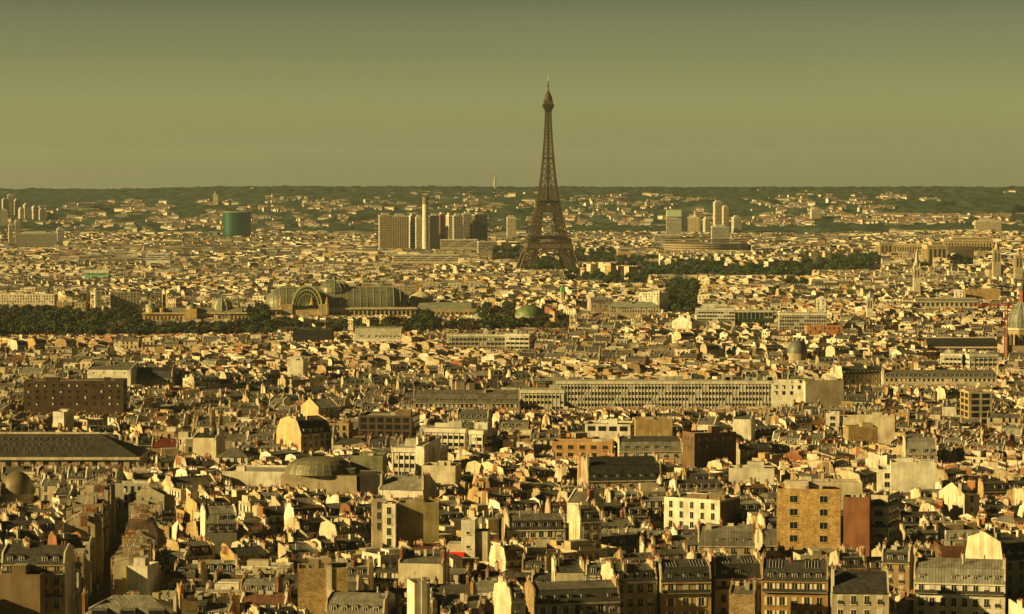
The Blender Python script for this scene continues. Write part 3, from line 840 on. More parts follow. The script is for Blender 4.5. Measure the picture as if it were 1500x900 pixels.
# ------------------------------------------------------------------ palace with two colonnaded wings (right)
PAL=(.56,.44,.25)
def colonnade(mb, fc, a0, a1, z0, z1, n, gap=.5):
    for i in range(n):
        p=(a1-a0)/n; frect(mb,fc,a0+p*(i+.5-gap/2),a0+p*(i+.5+gap/2),z0,z1,.15,'glass',(.06,.045,.03))
def pal():
    Y=4560; root,x,z = simple('colonnaded_palace',1370,365,Y,'long ochre stone palace with tall colonnades and two pavilions, right','palace')
    zz=lambda py,yy=Y: zat(py,yy)-z
    X=lambda px,yy=Y: xat(px,yy,365)-x
    def blk(name, px0,px1,pyt,yy,d,rot,n,gap=.5,cor=5,lft=0):
        m=MB(); xc=(X(px0,yy)+X(px1,yy))/2; w=(X(px1,yy)-X(px0,yy)); H=zat(pyt,yy)-z
        m.at(xc,yy-Y,0,R(rot)); m.box(-w/2,w/2,-d/2,d/2,-6,H,'wall',PAL,'flat',GREY)
        m.box(-w/2-.8,w/2+.8,-d/2-.8,d/2+.8,H-2.2,H-.6,'wall',CREAM)
        m.build(name,root); 
        m=MB(); m.at(xc,yy-Y,0,R(rot)); f=facades(w,d)
        colonnade(m,f['front'],-w/2+2,w/2-2,2,H-cor,n,gap)
        if lft: colonnade(m,f['left'],-d/2+2,d/2-2,2,H-cor,lft,gap)
        m.build('bay_openings',root)
    blk('pavilion',1285,1305,355,4600,30,6,3,.5,5,4)
    blk('colonnaded_wing',1304,1356,357,4640,18,-6,13)
    blk('pavilion',1354,1384,359,4450,34,6,4,.55,6,4)
    blk('attic_block',1362,1380,354,4462,18,6,3,.2,3)
    blk('rear_wing',1380,1452,351,4720,30,2,16,.35,6)
    blk('attic_block',1392,1444,347,4730,22,2,10,.3,3)
    m=MB(); m.lathe(X(1412,4600),4600-Y,[(52,0),(52,zat(366,4600)-z),(40,zat(362,4600)-z),(0.001,zat(361,4600)-z)],32,'zinc',(.13,.10,.07),1,.45); m.build('theatre_drum',root)
    for px0,px1 in ((1285,1356),(1354,1384),(1380,1452)):
        mark((xat(px0,4600)+xat(px1,4600))/2,4620,(px1-px0)/F*4600,70,0,20)
    protect(1285,1452,376,4400); NOT.append((1370,365,'the colonnaded palace'))
pal()

# ------------------------------------------------------------------ churches, domes, columns
def spire(name, label, ref, px, pyt, Y, w, pysh, col, round_=False, pyb=None, n=8):
    root,x,z = simple(name,px,pyt,Y,label,'church')
    zt=zat(pyt,Y)-z; zs=zat(pysh,Y)-z; h=w/2
    m=MB(); m.box(-h,h,-h,h,-3,zs,'wall',col); m.box(-h-.5,h+.5,-h-.5,h+.5,zs-1.6,zs-.3,'wall',jc(rnd,col))
    for sx in (-1,1):
        for sy in (-1,1): m.cyl(sx*(h-.8),sy*(h-.8),zs,zs+(zt-zs)*.28,.9,6,'wall',col,.05)
    m.build('belfry',root)
    f=facades(w,w); mm=MB()
    for sd in f:
        for a in (-w*.2,w*.2): frect(mm,f[sd],a-w*.1,a+w*.1,zs-w*1.5,zs-w*.35,.06,'glass',DARK)
    mm.build('louvres',root)
    m=MB(); m.cyl(0,0,zs,zt,h*.85,n,'slate' if col is GREY else 'wall',jc(rnd,col),.05); m.build('steeple',root)
    m=MB(); m.box(-w*.9,w*.9,h,h+w*3,-3,zs*.5,'wall',col); m.prismy([(-w,zs*.5),(w,zs*.5),(0,zs*.5+w*.8)],h,h+w*3,'slate',ZD); m.build('nave',root)
    mark(x,Y+w,w*2,w*4,0,4); protect(px-w/2/Y*F-1,px+w/2/Y*F+1,pyb or pysh+12,Y-h)
    if ref: NOT.append((px,pysh,ref))
spire('church','slender pointed stone church spire standing right of centre, below the palace','the pointed church spire',1343,362,3500,8.5,392,CREAM,pyb=408)
spire('church','stout stone church tower with a short dark pointed roof, far right','the stout church tower',1460,352,4000,11,367,BEIGE,pyb=388)
spire('church','small white church gable with a little spire, right of centre','the small white church',1274,426,2750,6,438,WHITE,pyb=448)
spire('church','small dark spired church in the left distance','the small distant spire',211,357,5200,9,368,BEIGE,pyb=376)
spire('church','small grey domed church tower at the far right distance','the far right tower',1492,366,3900,11,374,BEIGE,pyb=386)
# domed church at the right edge
def domed():
    Y=2120; root,x,z=simple('domed_church',1497,470,Y,'big domed stone church cut by the right edge of the photo','church')
    zz=lambda py: zat(py,Y)-z
    m=MB(); m.box(-16,16,-14,14,-3,zz(505),'wall',BEIGE,'zinc',ZM)
    for s in (-1,1): m.cyl(s*14,-13,-3,zz(492),2.6,8,'wall',BEIGE); m.cyl(s*14,-13,zz(492),zz(484),2.6,8,'zinc',ZM,.3)
    m.build('nave',root)
    m=MB(); m.cyl(0,0,zz(512),zz(481),11,8,'wall',TAN,ph=math.pi/8); m.cyl(0,0,zz(483),zz(480),11.8,8,'wall',CREAM,ph=math.pi/8); m.build('drum',root)
    m=MB()
    for i in range(16):
        t=2*math.pi*(i+.5)/16; fc=(math.cos(t)*10.9,math.sin(t)*10.9,-math.sin(t),math.cos(t),math.cos(t),math.sin(t))
        frect(m,fc,-1.0,1.0,zz(508),zz(489),.2,'glass',DARK)
    m.build('drum_windows',root)
    prof=[(10.6,zz(480)),(10.3,zz(471)),(9,zz(461)),(6.8,zz(452)),(3.6,zz(445)),(2.4,zz(443))]
    m=MB(); m.lathe(0,0,prof,24,'zinc',(.16,.17,.15)); m.smooth=False; m.build('dome',root)
    m=MB()
    for i in range(12):
        t=2*math.pi*i/12
        for (a,za),(b,zb) in zip(prof,prof[1:]): m.bar(((a+.1)*math.cos(t),(a+.1)*math.sin(t),za),((b+.1)*math.cos(t),(b+.1)*math.sin(t),zb),.45,'trim',LGREY)
    m.build('dome_ribs',root)
    m=MB(); m.cyl(0,0,zz(444),zz(426),2.3,8,'wall',(.30,.12,.06)); m.cyl(0,0,zz(426),zz(412),2.5,8,'zinc',ZD,.1); m.bar((0,0,zz(413)),(0,0,zz(406)),.3,'iron',DARK); m.build('lantern',root)
    mark(x,Y,36,32,0,4); protect(1474,1520,512,Y-14); NOT.append((1490,500,'the domed church'))
    # cranes
    RED=(.26,.025,.015)
    def crane(px, Y, pyt, pyj, l0, l1, lab):
        r,x,z=simple('tower_crane',px,pyt,Y,lab,'crane',g=ground(xat(px,Y),Y)); zj=zat(pyj,Y)-z; zt=zat(pyt,Y)-z
        m=MB(); s=.95
        k=0; zc=0
        for sx in (-s,s):
            for sy in (-s,s): m.bar((sx,sy,0),(sx,sy,zj),.34,'trim',RED)
        while zc<zj-2:
            for sx in (-s,s): m.bar((sx,-s,zc),(sx,s,zc+2),.2,'trim',RED); m.bar((-s,sx,zc),(s,sx,zc+2),.2,'trim',RED)
            zc+=2
        m.bar((0,0,zj),(0,0,zt),.7,'trim',RED,.2); m.build('mast',r)
        m=MB(); x0,x1=l0,l1
        for yy in (-.6,.6): m.bar((x0,yy,zj),(x1,yy,zj),.3,'trim',RED)
        m.bar((x0,0,zj+1.3),(x1,0,zj+1.3),.3,'trim',RED); t=x0
        while t<x1-1.5:
            for yy in (-.6,.6): m.bar((t,yy,zj),(t+.75,0,zj+1.3),.18,'trim',RED); m.bar((t+.75,0,zj+1.3),(t+1.5,yy,zj),.18,'trim',RED)
            t+=1.5
        m.bar((0,0,zt),(x0*.7,0,zj+1.3),.14,'trim',RED); m.bar((0,0,zt),(x1*.8,0,zj+1.3),.14,'trim',RED); m.build('jib',r)
        m=MB(); m.box(.9,2.6,-1.6,-.2,zj-2.2,zj-.2,'trim',RED); m.box((x1-2.6 if x1<-x0 else x0),(x1 if x1<-x0 else x0+2.6),-.8,.8,zj-2,zj,'wall',GREY); m.build('cab_and_counterweight',r)
        return r
    crane(1474,2050,436,448,-25,7,'red tower crane with a level jib, left of the domed church')
    crane(1499,2250,400,422,-4,22,'taller red crane mast at the right edge above the dome')
    crane(945,2380,478,484,-7,3,'small orange red crane mast in the middle distance, right of centre')
domed()
def lowdome(name,label,ref,px,pyt,pyb,Y,wd,col,cat='domed hall',lantern=True,m_='zinc',base=None,n=24,sq=1.0):
    root,x,z=simple(name,px,pyt,Y,label,cat); r=wd/2/F*Y; zt=zat(pyt,Y)-z; zb=zat(pyb,Y)-z
    m=MB(); m.cyl(0,0,-3,zb,r*.98,n,'wall',base or BEIGE); m.build('drum',root)
    m=MB(); H=zt-zb-(2 if lantern else 0)
    m.lathe(0,0,[(r*math.cos(t),zb+H*math.sin(t)) for t in [math.pi/2*i/7 for i in range(7)]]+[(.001,zb+H)],n,m_,col); m.smooth = n>20; m.build('dome',root)
    if lantern: m=MB(); m.cyl(0,0,zt-2.4,zt,r*.12+.4,8,'wall',BEIGE,.2); m.build('lantern',root)
    mark(x,Y,2*r,2*r,0,3); protect(px-wd/2,px+wd/2,pyb+8,Y-r)
    if ref: NOT.append((px,pyt,ref))
    return root
lowdome('domed_theatre','brown round domed roof at the left edge above crowded roofs','the brown dome',25,690,722,ysolve(690,24,25),50,(.20,.16,.09),lantern=False)
lowdome('domed_church','grey bulbous church dome in the middle distance, right','the grey bulbous dome',1168,494,517,ysolve(494,32,1168),30,(.16,.16,.14),cat='church')
lowdome('rotunda','small round pavilion with a conical grey roof among dark trees','the small rotunda',705,455,467,2960,29,ZL,cat='pavilion',n=12)
lowdome('green_roofed_theatre','pale green domed theatre roof among trees below the iron tower','the green roofed theatre',776,447,462,2920,44,(.15,.21,.10),cat='theatre',lantern=False)
lowdome('corner_turret','pale green pointed turret standing on a roof corner, centre','the green pointed turret',824,416,428,3250,8,(.12,.35,.15),cat='turret',n=6)

# ------------------------------------------------------------------ exhibition hall with glass vaults
def grand():
    Y=3200; X0=492; root,x,z=simple('glass_vaulted_exhibition_hall',X0,440,Y,'huge stone exhibition hall with green glass barrel vaults and dome','exhibition hall',R(5))
    zz=lambda py: zat(py,Y)-z
    X=lambda px: (px-X0)/F*Y
    GC=(.15,.15,.115); RB=(.33,.34,.20)
    w0,w1=X(386),X(600)
    m=MB(); m.box(w0-2,w1+6,-26,26,-3,zz(449),'wall',(.58,.46,.27),'zinc',ZM); m.box(w0-4,w1+8,-28,28,zz(452),zz(450),'wall',CREAM)
    m.box(X(600),X(700),-20,18,-3,zz(452),'wall',(.58,.46,.27),'zinc',ZM); m.build('stone_wall',root)
    m=MB(); f=(0,-26,1,0,0,-1); n=34
    for i in range(n):
        a=w0+(w1-w0)*(i+.5)/n
        frect(m,f,a-1.3,a+1.3,3,zz(456),.15,'glass',(.10,.08,.05))
    for i in range(n+1):
        a=w0+(w1-w0)*i/n; fbox(m,f,a-.5,a+.5,0,zz(452),0,1.0,'wall',CREAM)
    f=(0,-20,1,0,0,-1)
    for i in range(14):
        a=X(604)+(X(698)-X(604))*(i+.5)/14; frect(m,f,a-1.2,a+1.2,3,zz(457),.15,'glass',(.10,.08,.05))
    m.build('colonnade',root)
    m=MB(); zb=zz(449); H=zz(421)-zb; Rr=24; nA=14
    def ring(xc, sc=1.0): return [(xc, -Rr*sc*math.cos(math.pi*k/nA), zb+H*sc*math.sin(math.pi*k/nA)) for k in range(nA+1)]
    xs=[]; N=44
    secs=[]
    for i in range(N+1):
        xx=w0+(w1-w0)*i/N
        e=min(xx-w0,w1-xx)/Rr; sc=math.sqrt(max(0.0005,1-(1-min(1,e))**2)); secs.append(ring(xx,sc))
    for A,B in zip(secs,secs[1:]):
        for k in range(nA): m.q([A[k],B[k],B[k+1],A[k+1]],'glassroof',GC)
    o=m.build('glass_vault',root)
    m=MB()
    for i in range(1,N,2):
        A=secs[i]
        for k in range(nA): m.bar(A[k],A[k+1],.75,'trim',RB)
    for k in (3,5,9,11): 
        for A,B in zip(secs,secs[1:]): m.bar(A[k],B[k],.35,'trim',RB)
    for A,B in zip(secs[3:-4],secs[4:-3]): m.bar(A[7],B[7],1.6,'trim',RB)
    m.build('vault_ribs',root)
    # glazed entrance arch facing the viewer
    xc=X(449); r1=X(470)-xc; m=MB(); pr=[(xc+(r1-2)*math.cos(t),zz(447)+ (zz(420)-zz(447))*math.sin(t)) for t in [math.pi*i/16 for i in range(17)]]
    m.prismy(pr,-31,-4,'glassroof',(.10,.10,.06)); m.build('arch_window',root)
    m=MB()
    H2=zz(417)-zz(447)
    for i in range(24):
        t0,t1=math.pi*i/24,math.pi*(i+1)/24
        for rr,tt,yy in ((1,2.0,-31.5),(.80,1.1,-31.3),(.6,.6,-31.3)):
            m.bar((xc+r1*rr*math.cos(t0),yy,zz(447)+H2*rr*math.sin(t0)),(xc+r1*rr*math.cos(t1),yy,zz(447)+H2*rr*math.sin(t1)),tt,'trim',(.50,.50,.24))
    for i in range(1,12):
        t=math.pi*i/12; m.bar((xc,-31.4,zz(447)),(xc+r1*math.cos(t),-31.4,zz(447)+H2*math.sin(t)),.45,'trim',RB)
    m.build('arch_frame',root)
    m=MB(); m.box(X(411),X(428),-34,-24,-3,zz(444),'wall',(.62,.48,.26)); m.box(X(466),X(480),-34,-24,-3,zz(444),'wall',(.62,.48,.26))
    m.box(X(428),X(466),-33,-26,-3,zz(452),'wall',(.62,.48,.26))
    for px in (413,425,470,478): m.cyl(X(px),-33,-2,zz(446),1.2,8,'wall',CREAM)
    m.build('porch',root)
    m=MB()
    for px in (411,456,478): m.cyl(X(px),-32,zz(445),zz(438),2.6,6,'wall',(.50,.34,.12),.8); m.cyl(X(px),-32,zz(438),zz(433),1.4,6,'wall',(.50,.34,.12),.3)
    m.build('statue_group',root)
    m=MB(); xd=X(490); zd=zz(428)
    m.cyl(xd,0,zb,zd+1,20,16,'glassroof',GC,18); m.lathe(xd,0,[(19,zd),(17.5,zz(421)),(13,zz(415)),(6,zz(411.5)),(3,zz(411))],24,'glassroof',GC); m.build('dome',root)
    m=MB()
    for i in range(16):
        t=2*math.pi*i/16; P=[(19,zd),(17.5,zz(421)),(13,zz(415)),(6,zz(411.5)),(3,zz(411))]
        for (a,za),(b,zb_) in zip(P,P[1:]): m.bar((xd+a*math.cos(t),a*math.sin(t),za+.2),(xd+b*math.cos(t),b*math.sin(t),zb_+.2),.6,'trim',RB)
    m.build('dome_ribs',root)
    m=MB(); m.cyl(xd,0,zz(411),zz(404),2.6,8,'zinc',ZM,1.2); m.bar((xd,0,zz(404)),(xd,0,zz(376)),.7,'iron',(.15,.14,.1),.4); m.build('flagpole',root)
    # transverse rear hall
    m=MB(); m.lathe(X(619),22,[(14,-2),(14,zz(437)),(13,zz(435)),(6,zz(430)),(3,zz(429)),(2.4,zz(425)),(.001,zz(422))],12,'wall',(.50,.45,.34)); m.build('rear_rotunda',root)
    m=MB(); m.prismx([(-16,zz(452)),(14,zz(452)),(8,zz(444)),(-10,zz(444))],X(600),X(690),'zinc',(.30,.32,.26)); m.build('side_roof',root)
    for a,b in ((386,600),(600,700)): mark((xat(a,Y)+xat(b,Y))/2,Y,(b-a)/F*Y,66,R(5),14)
    protect(386,700,462,Y-34); NOT.append((490,440,'the glass vaulted hall'))
grand()
def petit():
    Y=2990; X0=285; root,x,z=simple('domed_art_palace',X0,452,Y,'ochre stone palace with a central glass dome and small corner domes, left','palace',R(3))
    zz=lambda py: zat(py,Y)-z
    X=lambda px: (px-X0)/F*Y
    m=MB(); S=(.60,.44,.20); m.box(X(211),X(362),-16,20,-3,zz(457),'wall',S,'zinc',ZM); m.box(X(210),X(363),-17.5,21,zz(459),zz(457.6),'wall',CREAM)
    m.box(X(272),X(290),-22,-10,-3,zz(452),'wall',S); m.build('stone_wall',root)
    m=MB(); f=(0,-16,1,0,0,-1)
    for i in range(26):
        a=X(213)+(X(360)-X(213))*(i+.5)/26; frect(m,f,a-1,a+1,2,zz(462),.12,'glass',(.10,.07,.04))
    m.build('tall_windows',root)
    m=MB(); m.prismx([(-8,zz(457)),(12,zz(457)),(6,zz(451)),(-2,zz(451))],X(228),X(355),'zinc',(.28,.27,.20)); m.build('roof',root)
    for px,pyt,r in ((222,443,5.4),(281,446,5.2),(238,452,3)):
        m=MB(); m.cyl(X(px),-8,zz(458),zz(451),r,10,'wall',S); H=zz(pyt)-zz(451)
        m.lathe(X(px),-8,[(r,zz(451)),(r*.92,zz(451)+H*.4),(r*.6,zz(451)+H*.8),(.4,zz(451)+H),(.001,zz(451)+H*1.35)],12,'zinc',(.33,.35,.30)); m.build('corner_dome',root)
    m=MB(); m.lathe(X(325),4,[(11,zz(456)),(10.4,zz(447)),(8,zz(441)),(4,zz(437.5)),(.8,zz(436)),(.5,zz(433))],16,'glassroof',(.25,.27,.18)); m.build('central_dome',root)
    m=MB()
    for i in range(12):
        t=2*math.pi*i/12; P=[(11,zz(456)),(10.4,zz(447)),(8,zz(441)),(4,zz(437.5))]
        for (a,za),(b,zb) in zip(P,P[1:]): m.bar((X(325)+a*math.cos(t)*1.02,4+a*math.sin(t)*1.02,za),(X(325)+b*math.cos(t)*1.02,4+b*math.sin(t)*1.02,zb),.7,'trim',(.5,.5,.36))
    m.build('dome_ribs',root)
    mark(x,Y+2,(362-210)/F*Y,40,R(3),8); protect(210,362,466,Y-24); NOT.append((285,450,'the domed art palace'))
petit()
for px,pyt,pyb,Y,lab in ((83,437,458,3500,'leftmost bridge column topped by a gilded statue'),(132,440,455,3550,'second bridge column from the left with a gilded statue'),(241,437,452,3450,'bridge column with an orange gilded statue behind the art palace')):
    root,x,z=simple('statue_column',px,pyt,Y,lab,'column',group='columns of the bridge with gilded statues')
    zz=lambda py: zat(py,Y)-z
    m=MB(); m.box(-2,2,-2,2,0,zz(pyt+7),'wall',CREAM); m.box(-2.7,2.7,-2.7,2.7,zz(pyt+8),zz(pyt+6.4),'wall',CREAM); m.build('pillar',root)
    m=MB(); m.cyl(-.6,0,zz(pyt+6.4),zz(pyt+3),1.7,7,'pot',(.55,.28,.06),1.1); m.cyl(.8,0,zz(pyt+4),zz(pyt),1.1,6,'pot',(.55,.28,.06),.3); m.bar((-2,0,zz(pyt+3)),(1.8,0,zz(pyt+1.2)),.9,'pot',(.55,.28,.06),.3); m.build('gilded_statue',root)
    protect(px-4,px+4,pyb,Y)

# exported landmarks of the middle distance ---------------------------------------------------------
def bigroof(name,label,ref,px0,px1,pyt,pyb,Y,d,rh,rot,wallc,roofc,cat,skyl=0,hipr=0.0,pyp=None,mat_='zinc'):
    s=spec(px0,px1,pyt,Y=Y,d=d,rot=rot,kind='flat'); H=zat(pyt,Y)-s['z']; w=s['w']
    root=empty(name,(s['x'],Y,s['z']),R(rot),label,cat); e=.8; h=H-rh
    m=MB(); m.box(-w/2,w/2,-d/2,d/2,-4,h,'wall',wallc)
    m.box(-w/2-.5,w/2+.5,-d/2-.9,d/2+.9,h-1.2,h-.02,'wall',CREAM)
    f=(0,-d/2,1,0,0,-1); n=max(3,int(w/5))
    for i in range(n): a=-w/2+w*(i+.5)/n; frect(m,f,a-1.2,a+1.2,h-5.5,h-1.8,.1,'glass',PANE)
    m.build('wall',root)
    m=MB(); hx=hipr
    m.q([(-w/2-.4,-d/2-e,h),(w/2+.4,-d/2-e,h),(w/2-hx,0,H),(-w/2-.4,0,H)],mat_,roofc,[(0,0),(w,0),(w-hx,d/2),(0,d/2)])
    m.q([(w/2+.4,d/2+e,h),(-w/2-.4,d/2+e,h),(-w/2-.4,0,H),(w/2-hx,0,H)],mat_,roofc,[(0,0),(w,0),(w,d/2),(0,d/2)])
    m.q([(w/2+.4,-d/2-e,h),(w/2+.4,d/2+e,h),(w/2-hx,0,H)],mat_,roofc if hx else wallc,[(0,0),(d,0),(d/2,d/2)])
    m.q([(-w/2-.4,d/2+e,h),(-w/2-.4,-d/2-e,h),(-w/2-.4,0,H)],'wall',wallc)
    m.box(-w/2,w/2-hx,-.7,.7,H-.2,H+.5,'wall',CREAM); m.build('roof',root)
    if skyl:
        m=MB()
        for rw,t in enumerate((.28,.5,.72)):
            for i in range(skyl):
                x=-w/2+w*(i+.5+.25*(rw%2))/skyl
                if x > w/2-hx*1.2: continue
                y0=-d/2*(1-t)-.5; z0=h+(H-h)*t; y1=-d/2*(1-t)+.5; z1=h+(H-h)*(t+.07); skylight(m,x,y0,z0,y1,z1,.45)
        m.build('skylight',root)
    mark(s['x'],Y,w,d,R(rot),3); protect(px0,px1,pyp or pyb,Y-d/2); NOT.append(((px0+px1)/2,pyt+6,ref))
bigroof('market_hall','long hall with a dark gabled roof dotted with small skylights, left edge','the long dark hall',-60,210,635,672,ysolve(635,24,60),30,8.5,0,BEIGE,(.085,.078,.065),'hall',30,18,pyp=676)
bigroof('station_hall','long hall with a black hipped roof left of the domed church','the black roofed hall',1356,1462,495,506,ysolve(495,26,1410),26,6,0,BROWN,(.05,.045,.04),'hall',0,3,pyp=509)
bigroof('long_shed','low long grey roofed shed in front of the palace spires, right','the long grey shed',1340,1430,437,443,3130,22,3,0,CREAM,ZL,'shed',0,0,pyp=449)
# long office slab
def slab(name,label,ref,px0,px1,pyt,pyb,Y,d,rot,col,floors,fl,bayw,cat='office block',top=1.4):
    s=spec(px0,px1,pyt,Y=Y,d=d,rot=rot,kind='flat'); H=zat(pyt,Y)-s['z']; w=s['w']; root=empty(name,(s['x'],Y,s['z']),R(rot),label,cat)
    m=MB(); m.box(-w/2,w/2,-d/2,d/2,-4,H,'wall',col,'flat',GREY); m.box(-w/2-.3,w/2+.3,-d/2-.5,d/2+.3,H-top,H+.4,'wall',WHITE,'flat',GREY); m.build('wall',root)
    wn=MB(); fc=facades(w,d); pil=MB()
    for sd,fw in (('front',w),('left',d),('right',d)):
        n=max(2,int(fw/bayw))
        for k in range(floors):
            z0=H-top-.3-fl*(k+1)+.6
            frect(wn,fc[sd],-fw/2+.6,fw/2-.6,z0,z0+fl*.50,.06,'glass',PANE)
            for i in range(0,n,1):
                if (i*7+k*3)%11 in (0,4): frect(wn,fc[sd],-fw/2+fw*(i+.2)/n,-fw/2+fw*(i+.8)/n,z0,z0+fl*.5,.09,'trim',LGREY)
        for i in range(n+1):
            a=-fw/2+.4+(fw-.8)*i/n; fbox(pil,fc[sd],a-.17,a+.17,H-top-fl*floors-.6,H-top,0,.22,'wall',WHITE)
    wn.build('window_band',root); pil.build('pilasters',root)
    r=random.Random(int(px0)); m=MB()
    for k in range(max(2,int(w/14))):
        x=r.uniform(-w/2+3,w/2-3); b=r.uniform(1,3.2); m.box(x-b,x+b,-2,r.uniform(0,3),H+.42,H+.4+r.uniform(1.2,3),'wall',jc(r,LGREY,.2))
    m.build('roof_hut',root)
    mark(s['x'],Y,w,d,R(rot),3); protect(px0,px1,pyb,Y-d/2)
    if ref: NOT.append(((px0+px1)/2,pyt+8,ref))
slab('office_slab','very long pale office slab with three dark window bands, right of centre','the very long office slab',815,1136,558,596,1665,14,0,WHITE,4,3.4,2.0)
slab('office_wing','short office wing with window rows at the left end of the long slab','the office wing',762,829,571,598,1600,16,-4,CREAM,3,3.2,2.2)
slab('office_slab','wide office block with dark square windows, centre above the mansard roofs','the square windowed office',655,742,490,508,2330,16,0,(.42,.40,.33),3,3.6,3.2)
slab('office_slab','white framed office bay with large panes, right end of a wide block','the white framed office',740,784,489,508,2310,20,-14,WHITE,3,3.6,3.6)
slab('office_slab','wide flat office block with fine window rows, right middle distance','the fine windowed office',1140,1211,459,476,2560,18,-3,(.44,.42,.36),4,3.2,2.2)
slab('office_slab','stepped bright white office block, upper right of centre','the stepped white office',1018,1078,452,466,2700,20,-5,WHITE,3,3.4,2.6)
slab('office_slab','upper storey block of the stepped white office','',1030,1066,446,453,2730,14,-5,WHITE,2,3.2,2.6)
slab('office_slab','bright office with tall slots and stepped wing, right middle distance','the slotted office',1376,1415,518,532,ysolve(518,22,1395),16,-16,WHITE,3,3.3,2.6)
slab('office_slab','long white office wing beside the slotted office, right','',1414,1460,519,536,ysolve(519,22,1437),14,6,WHITE,3,3.3,3)
slab('office_slab','long cream low slab in front of the riverside towers','',576,672,373,384,5000,16,2,CREAM,3,3.4,3,cat='slab block')
slab('office_slab','tan long slab below the right riverside towers','',645,700,351,364,5450,16,2,BEIGE,4,3.2,3,cat='slab block')
slab('office_slab','tan square block right of the slab below the riverside towers','',699,722,354,372,5350,18,8,BEIGE,5,3.2,3,cat='slab block')
slab('office_slab','white long balcony slab, middle left distance','',215,250,371,383,4700,16,0,WHITE,3,3.4,3,cat='slab block')
slab('office_slab','wide grey white slab in the distance left of the broadcasting house','',958,995,344,354,6250,16,0,(.45,.44,.38),4,3.2,3,cat='slab block')
slab('office_slab','dark green netted scaffold block, right of centre','the dark green block',1068,1137,455,470,ysolve(455,24,1100),20,0,(.035,.06,.03),2,3,4,cat='scaffolded block')
slab('office_slab','bright green banded roof block, far left distance','the bright green block',125,160,396,403,4150,14,0,(.16,.55,.24),1,2.6,3,cat='block',top=4)
slab('office_slab','white terraced office with many small windows, centre','the white terraced office',575,655,655,685,ysolve(655,24,610),16,-12,WHITE,3,3.2,2.2)
slab('office_slab','upper white storey range with square windows behind the terraced office','',622,692,627,650,ysolve(627,24,650),14,-12,WHITE,2,3.1,2.4)
slab('office_slab','white projecting end block at the right of the terraced office','',688,726,630,652,ysolve(630,24,705),14,-22,WHITE,2,3,4)
